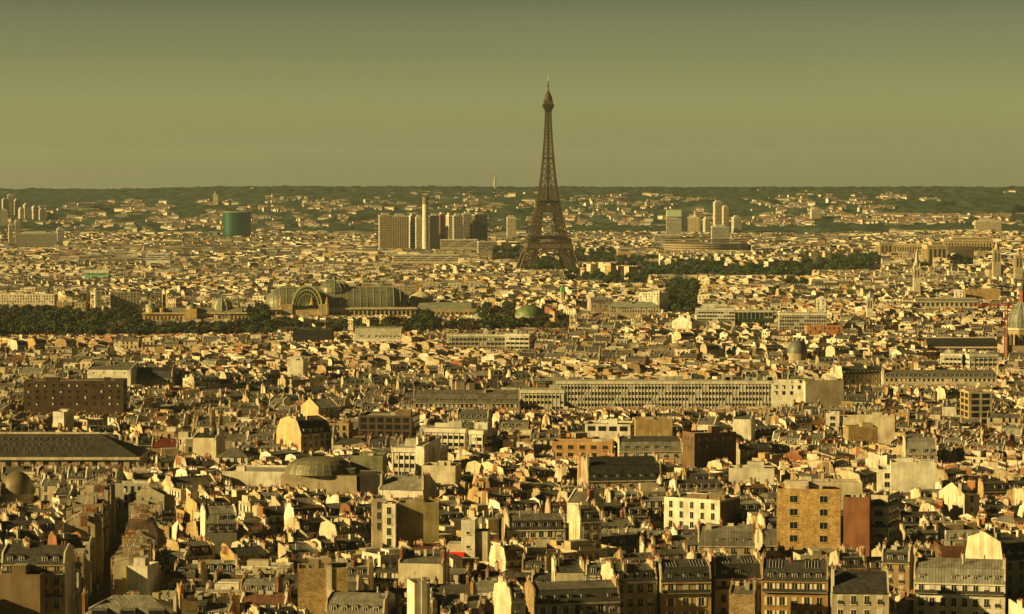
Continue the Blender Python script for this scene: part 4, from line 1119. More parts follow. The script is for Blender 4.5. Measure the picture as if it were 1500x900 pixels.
# ------------------------------------------------------------------ notable houses, foreground to middle distance
NB = [
 # name, label, category, ref, px0, px1, top, bottom seen, dict
 ('mansard_house','long mansard house with brick gable and row of paired dormers, bottom centre','the long bottom mansard',767,908,851,915,dict(h=22,d=12,rot=13,kind='mansard',wc=CREAM,pc=TAN,pm='stone',mc=ZD,mm='zinc',rc=ZM,nf=2,bay=3.0,fl=3.5,nch=2,style='shutters',mh=3.4)),
 ('tall_house','narrow cream tenement of four window bays with lit left gable, bottom right of centre','the narrow four bay tenement',880,962,826,915,dict(h=25,d=11,rot=16,kind='mansard',wc=BEIGE,pc=CREAM,mc=SL,rc=ZM,nf=4,bay=2.5,fl=3.6,nch=4,style='rail')),
 ('mansard_house','dark slate mansard house with big studio skylights, left one of a joined pair','the left studio house',958,1040,819,915,dict(h=26,d=13,rot=6,kind='mansard',wc=OCHRE,pc=BEIGE,mc=SL,rc=ZD,nf=3,bay=3.1,fl=3.5,nch=3,mh=3.6,balc=1,studio=1)),
 ('mansard_house','dark slate mansard house with big studio skylights, right one of a joined pair','the right studio house',1036,1114,814,915,dict(h=26,d=13,rot=6,kind='mansard',wc=BEIGE,pc=BEIGE,mc=SL,rc=ZD,nf=3,bay=3.1,fl=3.5,nch=3,mh=3.6,balc=1,studio=1)),
 ('mansard_house','ochre tenement with dark slate mansard and planted balconies, bottom right','the ochre balcony tenement',1112,1218,820,915,dict(h=26,d=14,rot=-7,kind='mansard',wc=(.36,.22,.09),pc=TAN,mc=SL,rc=(.11,.105,.10),nf=4,bay=2.9,fl=3.5,nch=4,mh=3,balc=1,studio=1)),
 ('tenement_house','beige tenement under a black slate roof with two tall chimneys, bottom right','the black roofed tenement',1214,1304,836,915,dict(h=24,d=13,rot=-5,kind='gable',slateroof=1,pitch=.75,wc=BEIGE,pc=CREAM,rc=(.05,.05,.055),nf=3,bay=2.9,fl=3.6,nch=3,style='rail')),
 ('corner_mansard_house','white corner house with pale zinc mansard and long balcony, bottom right','the white corner house',1334,1480,818,915,dict(h=25,d=15,rot=-11,kind='mansard',wc=WHITE,pc=CREAM,mc=ZL,mm='zinc',rc=ZL,nf=4,bay=2.7,fl=3.4,nch=4,mh=3.8,balc=1)),
 ('white_gable_house','house with a tall curved bright gable and black mansard right, lower right edge','the curved white gable',1418,1520,780,860,dict(h=30,d=16,rot=28,kind='mansard',wc=BEIGE,pc=CREAM,mc=SL,rc=ZD,nf=3,bay=3,fl=3.4,nch=4,mh=4.5,arch=True)),
 ('corner_mansard_house','small mansard corner house with tan lower walls beside the white corner house','the small tan corner house',1288,1342,800,860,dict(h=24,d=11,rot=-14,kind='mansard',wc=TAN,pc=CREAM,mc=SL,rc=ZM,nf=3,bay=2.6,nch=3)),
 ('rubble_block','tall tan rubble stone block with few dark square windows, right','the tan rubble block',1136,1234,714,778,dict(h=34,d=9,rot=-7,kind='flat',wc=(.60,.42,.19),wm='stone',pc=CREAM,nf=4,bay=7,ww=2.2,wh=1.9,fl=3.9,style='plain',lev=0)),
 ('cream_attic_block','cream blank upper storey range standing on the tan rubble block','',1165,1262,704,722,dict(h=28,d=10,rot=-2,kind='flat',wc=CREAM,pc=CREAM,win=False)),
 ('blank_brick_block','block with a blank terracotta brick wall stained at its foot, right','the terracotta wall',1234,1278,727,783,dict(Y=818.5,h=31,d=6,rot=-12,kind='flat',wc=(.24,.105,.055),wm='wall',pc=(.24,.11,.06),win=False)),
 ('stepped_balcony_block','white stepped apartment block with deep balconies right of the terracotta wall','the stepped balcony block',1272,1322,722,782,dict(h=32,d=14,rot=-22,kind='flat',wc=CREAM,pc=WHITE,nf=5,bay=3.5,ww=2.4,wh=1.6,fl=3.1,balc=1)),
 ('white_office_block','bright white flat roofed office with few dark windows, right','the bright white office',1282,1360,685,708,dict(h=25,d=16,rot=-6,kind='flat',wc=WHITE,pc=WHITE,nf=2,bay=4.5,ww=1.8,wh=1.9,style='plain')),
 ('white_office_block','smooth white upper storey box set back on the bright white office','',1302,1372,675,688,dict(h=28,d=12,rot=-6,kind='flat',wc=WHITE,pc=WHITE,win=False)),
 ('white_long_house','long white wall house with two window rows and a brown brick right end','the long white wall house',972,1085,727,765,dict(h=24,d=15,rot=-30,kind='flat',wc=WHITE,pc=BROWN,nf=3,bay=3.2,style='plain',fl=3.2,noside=1,endr=BROWN)),
 ('blank_wall_block','block with a large stained olive brown blank wall, centre left','the big blank wall',582,644,734,780,dict(h=29,d=10,rot=2,kind='flat',wc=(.36,.29,.15),pc=(.36,.29,.15),win=False)),
 ('white_end_house','narrow white house end with two windows, left of the big blank wall','the narrow white end',565,583,736,778,dict(h=29,d=8,rot=-10,kind='flat',wc=WHITE,pc=WHITE,nf=4,bay=3.4,style='plain')),
 ('tan_stack_house','tan narrow house with two tall flat chimney slabs, centre left','',543,566,728,768,dict(h=30,d=9,rot=5,kind='flat',wc=BEIGE,pc=TAN,nf=3,bay=3.4,style='plain')),
 ('small_white_tower_house','small white tower house with one slit window above a red awning, centre','the small white tower house',676,700,760,795,dict(h=27,d=8,rot=-6,kind='flat',wc=WHITE,pc=WHITE,nf=3,bay=6,ww=.9,wh=.8,style='plain',fl=4,awn=1)),
 ('cream_wall_house','long cream weathered blank wall below a line of chimney pots, centre','the weathered cream wall',584,658,808,838,dict(h=23,d=11,rot=-8,kind='shed',wc=CREAM,pc=CREAM,rc=ZM,win=False)),
 ('rubble_gable_house','tan rubble stone wall with one pale flue strip, lower left of centre','the tan rubble wall',434,512,829,872,dict(h=25,d=10,rot=4,kind='flat',wc=(.46,.34,.17),wm='stone',pc=TAN,win=False,flue=1)),
 ('arched_dormer_house','pale mansard house with six arched dormers, bottom left of centre','the arched dormer house',478,578,868,915,dict(h=19,d=13,rot=-10,kind='mansard',wc=BEIGE,pc=CREAM,mc=ZM,mm='zinc',rc=ZL,nf=1,bay=2.4,nch=2,arch=True,mh=3.2)),
 ('wide_zinc_roof_house','big pale zinc hipped roof with three dark studio openings, bottom left','the big zinc roof',124,262,872,915,dict(h=19,d=18,rot=0,kind='hip',wc=BEIGE,pc=CREAM,rc=ZL,nf=1,nch=3,openings=3)),
 ('dark_corner_house','dark ornate corner tenement with round dormers beside the dark street, left','the dark corner tenement',8,104,798,915,dict(h=28,d=14,rot=-2,kind='mansard',wc=TAN,pc=CREAM,mc=SL,rc=ZD,nf=4,bay=3,nch=3,arch=True,balc=1)),
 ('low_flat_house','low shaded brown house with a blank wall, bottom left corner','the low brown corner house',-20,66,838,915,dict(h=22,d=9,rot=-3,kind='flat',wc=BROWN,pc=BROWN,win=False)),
 ('painted_gable_house','ochre house whose blank gable carries faded white painted lettering, bottom left','the painted gable',256,292,860,905,dict(h=21,d=10,rot=14,kind='shed',wc=OCHRE,pc=OCHRE,rc=ZD,win=False,sign=1)),
 ('white_box_house','plain white rendered box house, lower left right of the dark street','the plain white box',189,230,826,860,dict(h=22,d=9,rot=-12,kind='flat',wc=WHITE,pc=WHITE,win=False)),
 ('barrel_roof_house','white house with a curved ribbed zinc roof and four dark windows, left','the curved roof house',290,350,741,774,dict(h=27,d=14,rot=12,kind='mansard',wc=GREY,pc=WHITE,mc=ZL,mm='zinc',rc=ZL,nf=1,bay=2.6,nch=1,mh=2.6)),
 ('mansard_house','cream house with dark mansard and row of small dormers, left of the white gable','the dormer row house',738,828,752,775,dict(h=24,d=13,rot=6,kind='mansard',wc=CREAM,pc=CREAM,mc=SL,rc=ZM,nf=1,bay=2.3,nch=4)),
 ('white_wall_house','house with a long sloping white wall and red chimney, centre','the sloping white wall',830,882,718,748,dict(h=26,d=13,rot=-24,kind='gable',wc=WHITE,pc=WHITE,rc=ZM,win=False)),
 ('tall_gable_house','narrow house with tall bright gable and dark mansard, centre','the tall bright gable',834,880,740,780,dict(h=29,d=13,rot=13,kind='mansard',wc=BEIGE,pc=CREAM,mc=SL,rc=ZD,nf=2,nch=2)),
 ('skylit_zinc_house','wide pale zinc mansard house with paired skylight groups, right of centre','the skylit zinc house',1020,1108,768,800,dict(h=25,d=13,rot=-4,kind='mansard',wc=BEIGE,pc=CREAM,mc=ZM,mm='zinc',rc=ZL,nf=1,bay=3.6,nch=3,mh=4)),
 ('low_office_house','low pale house with a flat roof and row of six windows, right','the low six window house',1196,1264,766,790,dict(h=22,d=13,rot=-12,kind='flat',wc=GREY,pc=LGREY,nf=1,bay=2.4,style='plain')),
 ('dormer_cottage','low zinc house with three pointed dormers, right below the tan rubble block','the pointed dormer house',1108,1192,775,795,dict(h=21,d=12,rot=5,kind='mansard',wc=BEIGE,pc=CREAM,mc=ZM,mm='zinc',rc=ZM,nf=1,bay=4,nch=3)),
 ('brown_wall_house','house with a dark brown blank wall behind the white corner house','the dark brown wall',1372,1424,796,818,dict(h=25,d=11,rot=0,kind='flat',wc=(.17,.075,.045),pc=BROWN,win=False)),
 ('yellow_gable_house','tall house with pale yellow gable and small windows, right edge','the pale yellow gable',1378,1432,708,742,dict(h=28,d=13,rot=30,kind='gable',wc=CREAM,pc=CREAM,rc=ZM,nf=3,nch=2)),
 ('gable_chimney_house','house with ochre gable below slab chimneys, bottom right of the studio pair','the ochre low gable',1066,1112,856,915,dict(h=22,d=8,rot=-10,kind='shed',wc=TAN,wm='stone',pc=TAN,rc=ZM,win=False)),
 ('cream_gable_house','wide cream gable wall standing behind the long bottom mansard','the wide cream gable',808,856,822,850,dict(h=25,d=10,rot=4,kind='shed',wc=CREAM,pc=CREAM,rc=ZD,win=False)),
 ('tall_white_slab_house','narrow white house end with tall flue slabs, bottom centre','the narrow flued end',601,625,851,915,dict(h=24,d=9,rot=14,kind='flat',wc=CREAM,pc=WHITE,win=False,flue=1)),
 ('white_window_house','pale house end with shuttered windows, bottom centre left of the brick gable','the shuttered pale end',722,770,853,915,dict(h=24,d=12,rot=22,kind='mansard',wc=WHITE,pc=CREAM,mc=ZM,mm='zinc',rc=ZM,nf=3,nch=3,style='shutters')),
 # middle band
 ('ornate_pavilion','ornate cream building with swelling black mansard pavilions and round dormers, centre right','the ornate black mansard',846,968,668,706,dict(h=27,d=20,rot=10,kind='mansard',wc=CREAM,pc=BEIGE,mc=SL,rc=SL,nf=1,bay=4,nch=6,arch=True,mh=5.5,i1=1.8,lev=0)),
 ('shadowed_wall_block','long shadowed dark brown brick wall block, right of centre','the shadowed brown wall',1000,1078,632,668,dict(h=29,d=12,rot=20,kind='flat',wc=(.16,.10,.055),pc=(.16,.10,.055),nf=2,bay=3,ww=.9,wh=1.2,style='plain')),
 ('white_gable_house','big white blank gable with sloping right shoulder, right of centre','the big white gable',1072,1108,604,640,dict(h=27,d=12,rot=-14,kind='shed',wc=WHITE,pc=WHITE,rc=ZM,win=False)),
 ('white_gable_house','bright white gable left of the big white one, under stacked chimneys','',1020,1056,610,634,dict(h=27,d=12,rot=-16,kind='gable',wc=WHITE,pc=WHITE,rc=ZM,win=False)),
 ('blank_gable_house','house with large blank ochre gable and dark mansard side, left of centre','the blank ochre gable',404,486,608,652,dict(h=31,d=18,rot=40,kind='mansard',wc=BEIGE,pc=(.60,.46,.27),mc=SL,rc=ZD,nf=2,nch=1,mh=5,i1=3)),
 ('blank_gable_house','smaller ochre gabled house with zinc roof behind the blank ochre gable','',440,498,584,606,dict(h=30,d=15,rot=38,kind='gable',wc=BEIGE,pc=(.58,.46,.28),rc=ZL,nf=2,nch=1)),
 ('dark_office_block','dark brown flat roofed office with glazed corner, centre left','the dark brown office',526,614,606,634,dict(h=26,d=22,rot=-8,kind='flat',wc=(.10,.07,.045),pc=BROWN,nf=3,bay=3.4,band=1)),
 ('dark_block','big dark brown block with rows of windows, left','the big dark block',38,184,556,602,dict(h=34,d=16,rot=1,kind='flat',wc=(.085,.055,.03),pc=(.09,.06,.03),nf=4,bay=4,ww=1.3,wh=1.5,style='plain',trim=(.10,.07,.04))),
 ('white_sloped_gable_house','long bright white gable with a sloping end above the big dark block','the long white gable',130,200,532,560,dict(h=29,d=16,rot=-8,kind='shed',wc=WHITE,pc=WHITE,rc=ZM,nf=1,bay=6,ww=.8,wh=.9,style='plain')),
 ('dark_mansard_block','large black mansard block with many dormers right of the long white gable','the black mansard block',196,258,538,562,dict(h=26,d=16,rot=-5,kind='mansard',wc=BEIGE,pc=CREAM,mc=SL,rc=SL,nf=1,bay=2.4,nch=3,mh=4.5)),
 ('low_white_theatre','long low building with a bright white blank wall below a curved roof, left of centre','the long low white wall',328,560,687,708,dict(h=19,d=24,rot=-7,kind='flat',wc=WHITE,pc=WHITE,win=False)),
 ('dark_range','added black slab standing for the dark void below the white wall, left of centre','the long black range',484,560,693,718,dict(h=19,d=10,rot=-4,kind='flat',wc=(.035,.03,.025),pc=DARK,win=False)),  # added slab, its near-black colour stands in for the dark void here
 ('glass_block','grey green reflective block with a golden window, left of centre','the green glass block',514,566,665,686,dict(h=25,d=14,rot=-4,kind='flat',wc=(.22,.22,.15),pc=(.22,.22,.15),win=False)),
 ('mansard_row','long grey mansard block with two rows of white dormers, centre','the two row mansard block',606,762,571,594,dict(h=25,d=14,rot=-1,kind='mansard',wc=BEIGE,pc=CREAM,mc=ZM,mm='zinc',rc=ZM,nf=1,bay=2.4,nch=3,mh=5,i1=1.2)),
 ('mansard_row','long cream terrace with pale mansard roof and red awnings, right','the long right terrace',1292,1458,542,560,dict(h=24,d=14,rot=-1,kind='mansard',wc=CREAM,pc=CREAM,mc=ZM,mm='zinc',rc=ZM,nf=1,bay=2.8,nch=6)),
 ('mansard_row','dark roofed terrace seen obliquely left of the long right terrace','the oblique dark terrace',1216,1300,536,560,dict(h=26,d=16,rot=22,kind='mansard',wc=BEIGE,pc=CREAM,mc=SL,rc=ZD,nf=2,bay=2.6,nch=5)),
 ('grey_slab_block','plain grey brown slab wall right of the very long office slab','the plain grey slab',1178,1234,556,584,dict(h=31,d=12,rot=0,kind='flat',wc=(.27,.23,.17),pc=WHITE,win=False)),
 ('white_windowed_block','white end block with few dark windows at the right end of the long office slab','the white end block',1128,1180,560,584,dict(h=29,d=14,rot=-6,kind='flat',wc=WHITE,pc=WHITE,nf=2,bay=4,ww=1.6,wh=2,style='plain')),
 ('wedge_building','tan wedge shaped building with glazed centre and sloping right side, right','the wedge building',1410,1450,572,604,dict(h=32,d=16,rot=6,kind='flat',wc=BEIGE,pc=TAN,nf=6,bay=5,band=1)),
 ('white_cube_house','small white cube house with two dark windows, right of centre','the small white cube',1208,1232,604,622,dict(h=24,d=10,rot=-8,kind='flat',wc=WHITE,pc=WHITE,nf=2,bay=5,ww=2.4,wh=1.6,style='plain')),
 ('cream_wall_block','long cream blank wall stepping down to the right, right middle','the stepped cream wall',1234,1312,610,632,dict(h=26,d=12,rot=-6,kind='flat',wc=CREAM,pc=CREAM,win=False)),
 ('rubble_gable_house','tan rubble walls with one white flue, right middle','',1238,1284,624,640,dict(h=24,d=11,rot=4,kind='flat',wc=(.44,.31,.15),wm='stone',pc=TAN,win=False)),
 ('white_gable_house','small bright white trapezoid gable, right of the plain grey slab','',1378,1404,587,604,dict(h=24,d=12,rot=-10,kind='shed',wc=WHITE,pc=WHITE,rc=ZM,win=False)),
 ('zinc_slope_house','house with a tall sloping pale zinc roof and small dormers, right','the tall zinc slope',1322,1372,638,664,dict(h=27,d=16,rot=-4,kind='mansard',wc=BEIGE,pc=CREAM,mc=ZL,mm='zinc',rc=ZL,nf=1,nch=3,mh=5,i1=3)),
 ('flat_apricot_house','long apricot flat roofed house with square pale windows, centre','the apricot flat house',808,900,645,662,dict(h=23,d=12,rot=-5,kind='flat',wc=(.56,.34,.16),pc=WHITE,nf=2,bay=4,ww=2.2,wh=1.6,style='plain')),
 ('blank_ochre_block','pair of blank ochre walls under a flat top, centre right','the blank ochre pair',930,984,613,640,dict(h=26,d=12,rot=0,kind='flat',wc=(.44,.32,.15),pc=OCHRE,win=False)),
 ('white_canopy_block','low block with a long bright white fascia, centre right','the white fascia block',856,930,619,636,dict(h=22,d=18,rot=-8,kind='flat',wc=WHITE,pc=WHITE,nf=1,band=1,bay=4)),
 ('mansard_house','cream mansard house with five large white dormers, centre right','the white dormer house',902,998,639,668,dict(h=25,d=14,rot=4,kind='mansard',wc=CREAM,pc=CREAM,mc=(.33,.32,.26),mm='zinc',rc=ZD,nf=1,bay=4,nch=5,mh=4)),
 ('low_white_range','long bright white parapet wall, right of the ornate mansard','the long white parapet',1066,1136,684,700,dict(h=22,d=10,rot=-5,kind='flat',wc=WHITE,pc=WHITE,win=False)),
 ('white_range','long white roofed range with ribbed upright panels, centre','the ribbed white range',555,640,697,722,dict(h=25,d=16,rot=-16,kind='gable',wc=WHITE,pc=WHITE,rc=ZL,win=False,nch=4)),
 ('cream_slab_house','broad blank cream wall with a tiny square window, centre','the broad cream wall',618,676,680,702,dict(h=23,d=12,rot=-10,kind='flat',wc=CREAM,pc=CREAM,win=False)),
 ('sloped_white_house','steep white wall house rising beside a tan slab, centre','',612,642,642,680,dict(h=30,d=12,rot=-30,kind='shed',wc=WHITE,pc=WHITE,rc=ZL,win=False)),
 ('red_roofed_house','low house with a dull red metal roof, left','the red roofed house',222,262,643,655,dict(h=20,d=12,rot=3,kind='gable',wc=TAN,pc=CREAM,rc=(.24,.06,.035),win=False,nch=2)),
 ('white_gable_house','white gable with dark side slope right of the red roofed house','',284,328,630,658,dict(h=27,d=12,rot=-12,kind='shed',wc=CREAM,pc=WHITE,rc=SL,win=False)),
 ('white_villa','low white house with a flat zinc roof and five windows, left','the low white villa',318,370,656,676,dict(h=21,d=13,rot=-6,kind='hip',wc=WHITE,pc=WHITE,rc=ZM,nf=2,nch=1,bay=2.8)),
 ('cream_block','cream block with blank wall below the big dark block, left','the cream square block',80,106,602,620,dict(h=25,d=12,rot=-14,kind='flat',wc=WHITE,pc=CREAM,win=False)),
 ('white_twin_gables','pair of white blank walls split by a dark gap, left of centre','the white wall pair',422,450,527,546,dict(h=30,d=14,rot=-8,kind='flat',wc=WHITE,pc=WHITE,win=False)),
 ('orange_block','orange walled flat block, right middle distance','the orange block',1180,1232,477,487,dict(h=24,d=16,rot=2,kind='flat',wc=(.55,.24,.09),pc=TAN,nf=2,bay=4)),
 ('tan_wall_block','long tan blank wall beside a white windowed end, right middle distance','the long tan wall',1412,1464,424,436,dict(h=26,d=16,rot=0,kind='flat',wc=(.48,.33,.15),pc=CREAM,win=False)),
 ('white_windowed_block','white house end with square windows left of the long tan wall','',1396,1414,425,437,dict(h=26,d=16,rot=-14,kind='flat',wc=WHITE,pc=CREAM,nf=3,bay=3.4)),
 ('white_tower_house','tall white house end rising above its neighbours, right middle distance','the tall white house',1194,1212,437,456,dict(h=36,d=14,rot=-10,kind='flat',wc=WHITE,pc=WHITE,nf=5,bay=4)),
 ('white_gable_house','broad white gable with a pointed top, right of centre distance','the broad pointed gable',984,1024,463,480,dict(h=28,d=20,rot=60,kind='gable',wc=WHITE,pc=WHITE,rc=ZM,nf=1)),
 ('sloped_glass_office','white office with tall slanting window ribs, centre left','the slanting ribbed office',520,592,477,498,dict(h=26,d=18,rot=-8,kind='mansard',wc=WHITE,pc=WHITE,mc=(.5,.48,.40),mm='zinc',rc=ZL,nf=0,nch=0,bay=3,mh=8,i1=4)),
 ('white_block','bright white block below the tower, right of the green turret','',860,875,430,444,dict(h=30,d=14,rot=-14,kind='flat',wc=WHITE,pc=WHITE,win=False)),
 ('grey_mansion','grey stone mansion with pale mansard and regular windows, centre right distance','the grey stone mansion',863,898,436,455,dict(h=27,d=18,rot=5,kind='mansard',wc=BEIGE,pc=BEIGE,mc=ZM,mm='zinc',rc=ZL,nf=2,bay=2.8,nch=3)),
 ('grey_mansion','low wide mansion with a pale blue green zinc roof, centre right distance','the wide zinc mansion',890,966,442,458,dict(h=25,d=22,rot=-3,kind='hip',wc=BEIGE,pc=BEIGE,rc=(.38,.42,.38),nf=2,bay=2.8,nch=3)),
 ('terraced_white_block','white stepped block climbing along the dark avenue, right of centre','the stepped avenue block',936,978,428,452,dict(h=30,d=22,rot=-28,kind='flat',wc=WHITE,pc=WHITE,nf=5,bay=3.4)),
 ('black_box_block','black flat topped block in the middle distance, left of centre','the black flat block',430,488,482,497,dict(h=26,d=18,rot=0,kind='flat',wc=(.03,.03,.025),pc=DARK,nf=0)),
 ('apartment_block','pale apartment block with tall window rows behind the left trees','the pale block behind the trees',160,206,428,446,dict(h=32,d=16,rot=10,kind='flat',wc=BEIGE,pc=WHITE,nf=5,bay=3.4)),
 ('apartment_block','cream square apartment block left of the pale one behind the trees','',136,150,426,446,dict(h=34,d=16,rot=14,kind='flat',wc=CREAM,pc=WHITE,nf=5,bay=3.4)),
 ('long_lit_range','long lit balustraded range behind the left trees','the long lit range',-10,84,431,442,dict(h=26,d=16,rot=-6,kind='flat',wc=CREAM,pc=CREAM,nf=3,bay=3)),
]
def extras(root, s):
    """the odd details of single houses"""
    w,d,h=s['w'],s['d'],s['h']
    if s.get('studio'):
        m=MB(); D=d/2; i1=1.1; z1=h+s.get('mh',2.7); z2=z1+(D-i1)*.28
        for xc in (-w*.27, w*.27):
            for k in range(5): skylight(m, xc-1.6+k*.8, -D+i1+.5, z1+(z2-z1)*.12, -.8, z1+(z2-z1)*.85, .3)
        m.build('studio_skylight', root)
    if s.get('openings'):
        m=MB(); D=d/2
        for i in range(3):
            x=-w*.3+w*.3*i; t0=.08; y0=-D*(1-t0); z0=h+D*.5*t0
            m.box(x-1.9,x+1.9,y0-.25,y0+3.2,z0-.3,z0+1.7,'zinc',ZM); frect(m,(x,y0-.25,1,0,0,-1),-1.7,1.7,z0,z0+1.5,.05,'glass',PANE)
        m.build('studio_dormer', root)
    if s.get('awn'):
        m=MB(); m.q([(-w*.5-3.4,-d/2-1.7,h-9.4),(-w*.5+1,-d/2-1.7,h-9.4),(-w*.5+1,-d/2,h-8.4),(-w*.5-3.4,-d/2,h-8.4)],'trim',(.60,.02,.01)); m.box(-w/2-3.4,-w/2+1,-d/2-1.75,-d/2-1.7,h-10.2,h-9.4,'trim',(.60,.02,.01)); m.build('awning', root)
        m=MB(); m.box(-w/2-4,-w/2,-d/2,d/2-2,-4,h-6,'wall',CREAM,'flat',GREY); m.build('side_wing', root)
        m=MB(); m.box(w/2,w/2+3.5,-d/2+1,d/2,-4,h-2.5,'wall',CREAM,'flat',GREY); m.build('side_wing', root)
    if s.get('flue'):
        m=MB(); x=w*.12; m.box(x-.7,x+.7,-d/2-.35,-d/2,-4,h+1.6,'wall',CREAM)
        for k in range(3): m.cyl(x-.4+k*.4,-d/2-.15,h+1.6,h+2.4,.14,6,'pot',POT)
        m.build('flue', root)
    if s.get('endr'):
        m=MB(); m.box(w/2,w/2+.12,-d/2,d/2,-4,h,'stone',s['endr']); m.build('brick_end_wall', root)
    if s.get('sign'):
        cu=bpy.data.curves.new('lettering','FONT'); cu.body='MEUBLES'; cu.size=2.2; cu.extrude=.01; cu.align_x='CENTER'
        t=bpy.data.objects.new('tmp',cu); scene.collection.objects.link(t)
        bpy.context.view_layer.update()
        me=bpy.data.meshes.new_from_object(t.evaluated_get(bpy.context.evaluated_depsgraph_get())); bpy.data.objects.remove(t)
        me.materials.clear(); me.materials.append(m_sign)
        wv=max(v.co.x for v in me.vertices)-min(v.co.x for v in me.vertices)
        o=bpy.data.objects.new('painted_lettering',me); scene.collection.objects.link(o); o.parent=root
        k=(w-1.0)/wv; o.scale=(k,k*1.15,1); o.rotation_euler=(math.pi/2,0,0); o.location=(0,-d/2-.05,h-3.2)
m_sign=mat('faded_white_paint',.9,col=(.62,.58,.48),noise=.4,scale=1.5)
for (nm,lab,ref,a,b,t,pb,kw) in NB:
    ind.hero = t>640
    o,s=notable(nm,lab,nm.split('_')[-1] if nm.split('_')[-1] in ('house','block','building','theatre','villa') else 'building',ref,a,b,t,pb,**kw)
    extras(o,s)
ind.hero = False
# curved theatre roof on the long low white building
Yt=ysolve(672,24,470); root,x,z=simple('curved_theatre_roof',472,672,Yt,'swelling ribbed grey roof of a hall behind the long low white wall','hall',R(-5))
m=MB(); H=zat(669,Yt)-z; Hb=zat(693,Yt)-z; wv=112/F*Yt
nL=28; pf=[(1,0),(.97,.3),(.88,.6),(.72,.82),(.5,.94),(.25,.99),(.001,1)]
for (q0,e0),(q1,e1) in zip(pf,pf[1:]):
    for i in range(nL):
        t0,t1=2*math.pi*i/nL,2*math.pi*(i+1)/nL
        P=lambda q,e,t:(wv/2*q*math.cos(t)*(1.0 if math.cos(t)<0 else .82),11*q*math.sin(t),Hb+(H-Hb)*e)
        m.q([P(q0,e0,t0),P(q0,e0,t1),P(q1,e1,t1),P(q1,e1,t0)],'zinc',(.21,.19,.13),[(i*1.6,0),(i*1.6+1.6,0),(i*1.6+1.6,3),(i*1.6,3)])
m.build('roof',root)
m=MB(); m.box(-wv/2,wv/2,-9,9,-3,Hb,'wall',BEIGE); m.build('wall',root)
mark(x,Yt,wv,20,0,2); protect(415,530,700,Yt-9)

# ------------------------------------------------------------------ trees and gardens (places reserved before the city is filled)
TREES=[]
def grove(px0, px1, Y0, Y1, n, hmin=12, hmax=19, prot=None, res=True):
    r=random.Random(int(px0*3+Y0)); pts=[]; k=0
    while len(pts)<n and k<n*40:
        k+=1; Y=r.uniform(Y0,Y1); x=xat(r.uniform(px0,px1),Y)
        if any((x-a)**2+((Y-b)*.7)**2 < 56 for a,b,_ in pts): continue
        pts.append((x,Y,r.uniform(hmin,hmax)))
    for x,Y,h in pts: TREES.append((x,Y,h,r.random()))
    if res:
        Y=Y0
        while Y<=Y1:
            a,b=xat(px0,Y),xat(px1,Y); mark((a+b)/2,Y,b-a,8,0); Y+=6
    if prot: protect(px0,px1,prot,Y0)
def Yg(py,h=13): return ysolve(py,h)
def gp(px0,px1,pt,pb,n,hmin,hmax,prot=None):
    c=(px0+px1)/2; h=(hmin+hmax)/2; grove(px0,px1,ysolve(pb,h,c),ysolve(pt,h,c),n,hmin,hmax,prot if prot else pb+4)
gp(-15,105,446,480,105,14,19,488)
gp(105,215,449,482,92,13,19,488)
gp(215,330,468,483,46,11,15,487)
gp(330,400,462,482,24,12,16,486)
gp(365,392,448,460,10,13,18,462)
gp(400,470,464,480,13,9,13,484)
gp(470,600,468,480,24,9,14,484)
gp(600,640,455,478,24,12,17,482)
gp(640,700,466,478,12,10,15,481)
gp(700,755,442,476,32,14,19,480)
gp(755,835,454,474,24,12,17,478)
gp(560,600,462,476,12,14,18,480)
gp(565,620,424,434,12,12,16,437)
gp(830,880,392,404,18,12,17,408)
gp(880,950,396,408,26,12,18,412)
gp(980,1024,404,452,90,14,19,456)
gp(940,1060,381,397,60,13,20,400)
gp(1060,1190,383,398,60,13,20,401)
gp(1180,1290,370,390,60,14,21,393)
gp(835,905,362,378,34,14,20,382)
gp(718,770,360,374,26,14,20,378)
gp(768,842,376,391,44,12,18,393)
gp(905,965,372,384,20,13,18,387)
gp(1395,1425,372,382,12,12,18,385)
gp(1340,1365,380,386,8,12,16,388)
gp(1150,1185,405,412,8,10,14,414)
gp(905,935,455,462,8,10,14,466)
# wedge of the dark avenue
protect(982,1022,455,2700)
# the dark street, lower left
ST=[(-107,690),(-139,1010)]
for i in range(40):
    t=i/39; mark(ST[0][0]+(ST[1][0]-ST[0][0])*t, ST[0][1]+(ST[1][1]-ST[0][1])*t, 10, 12, 0)
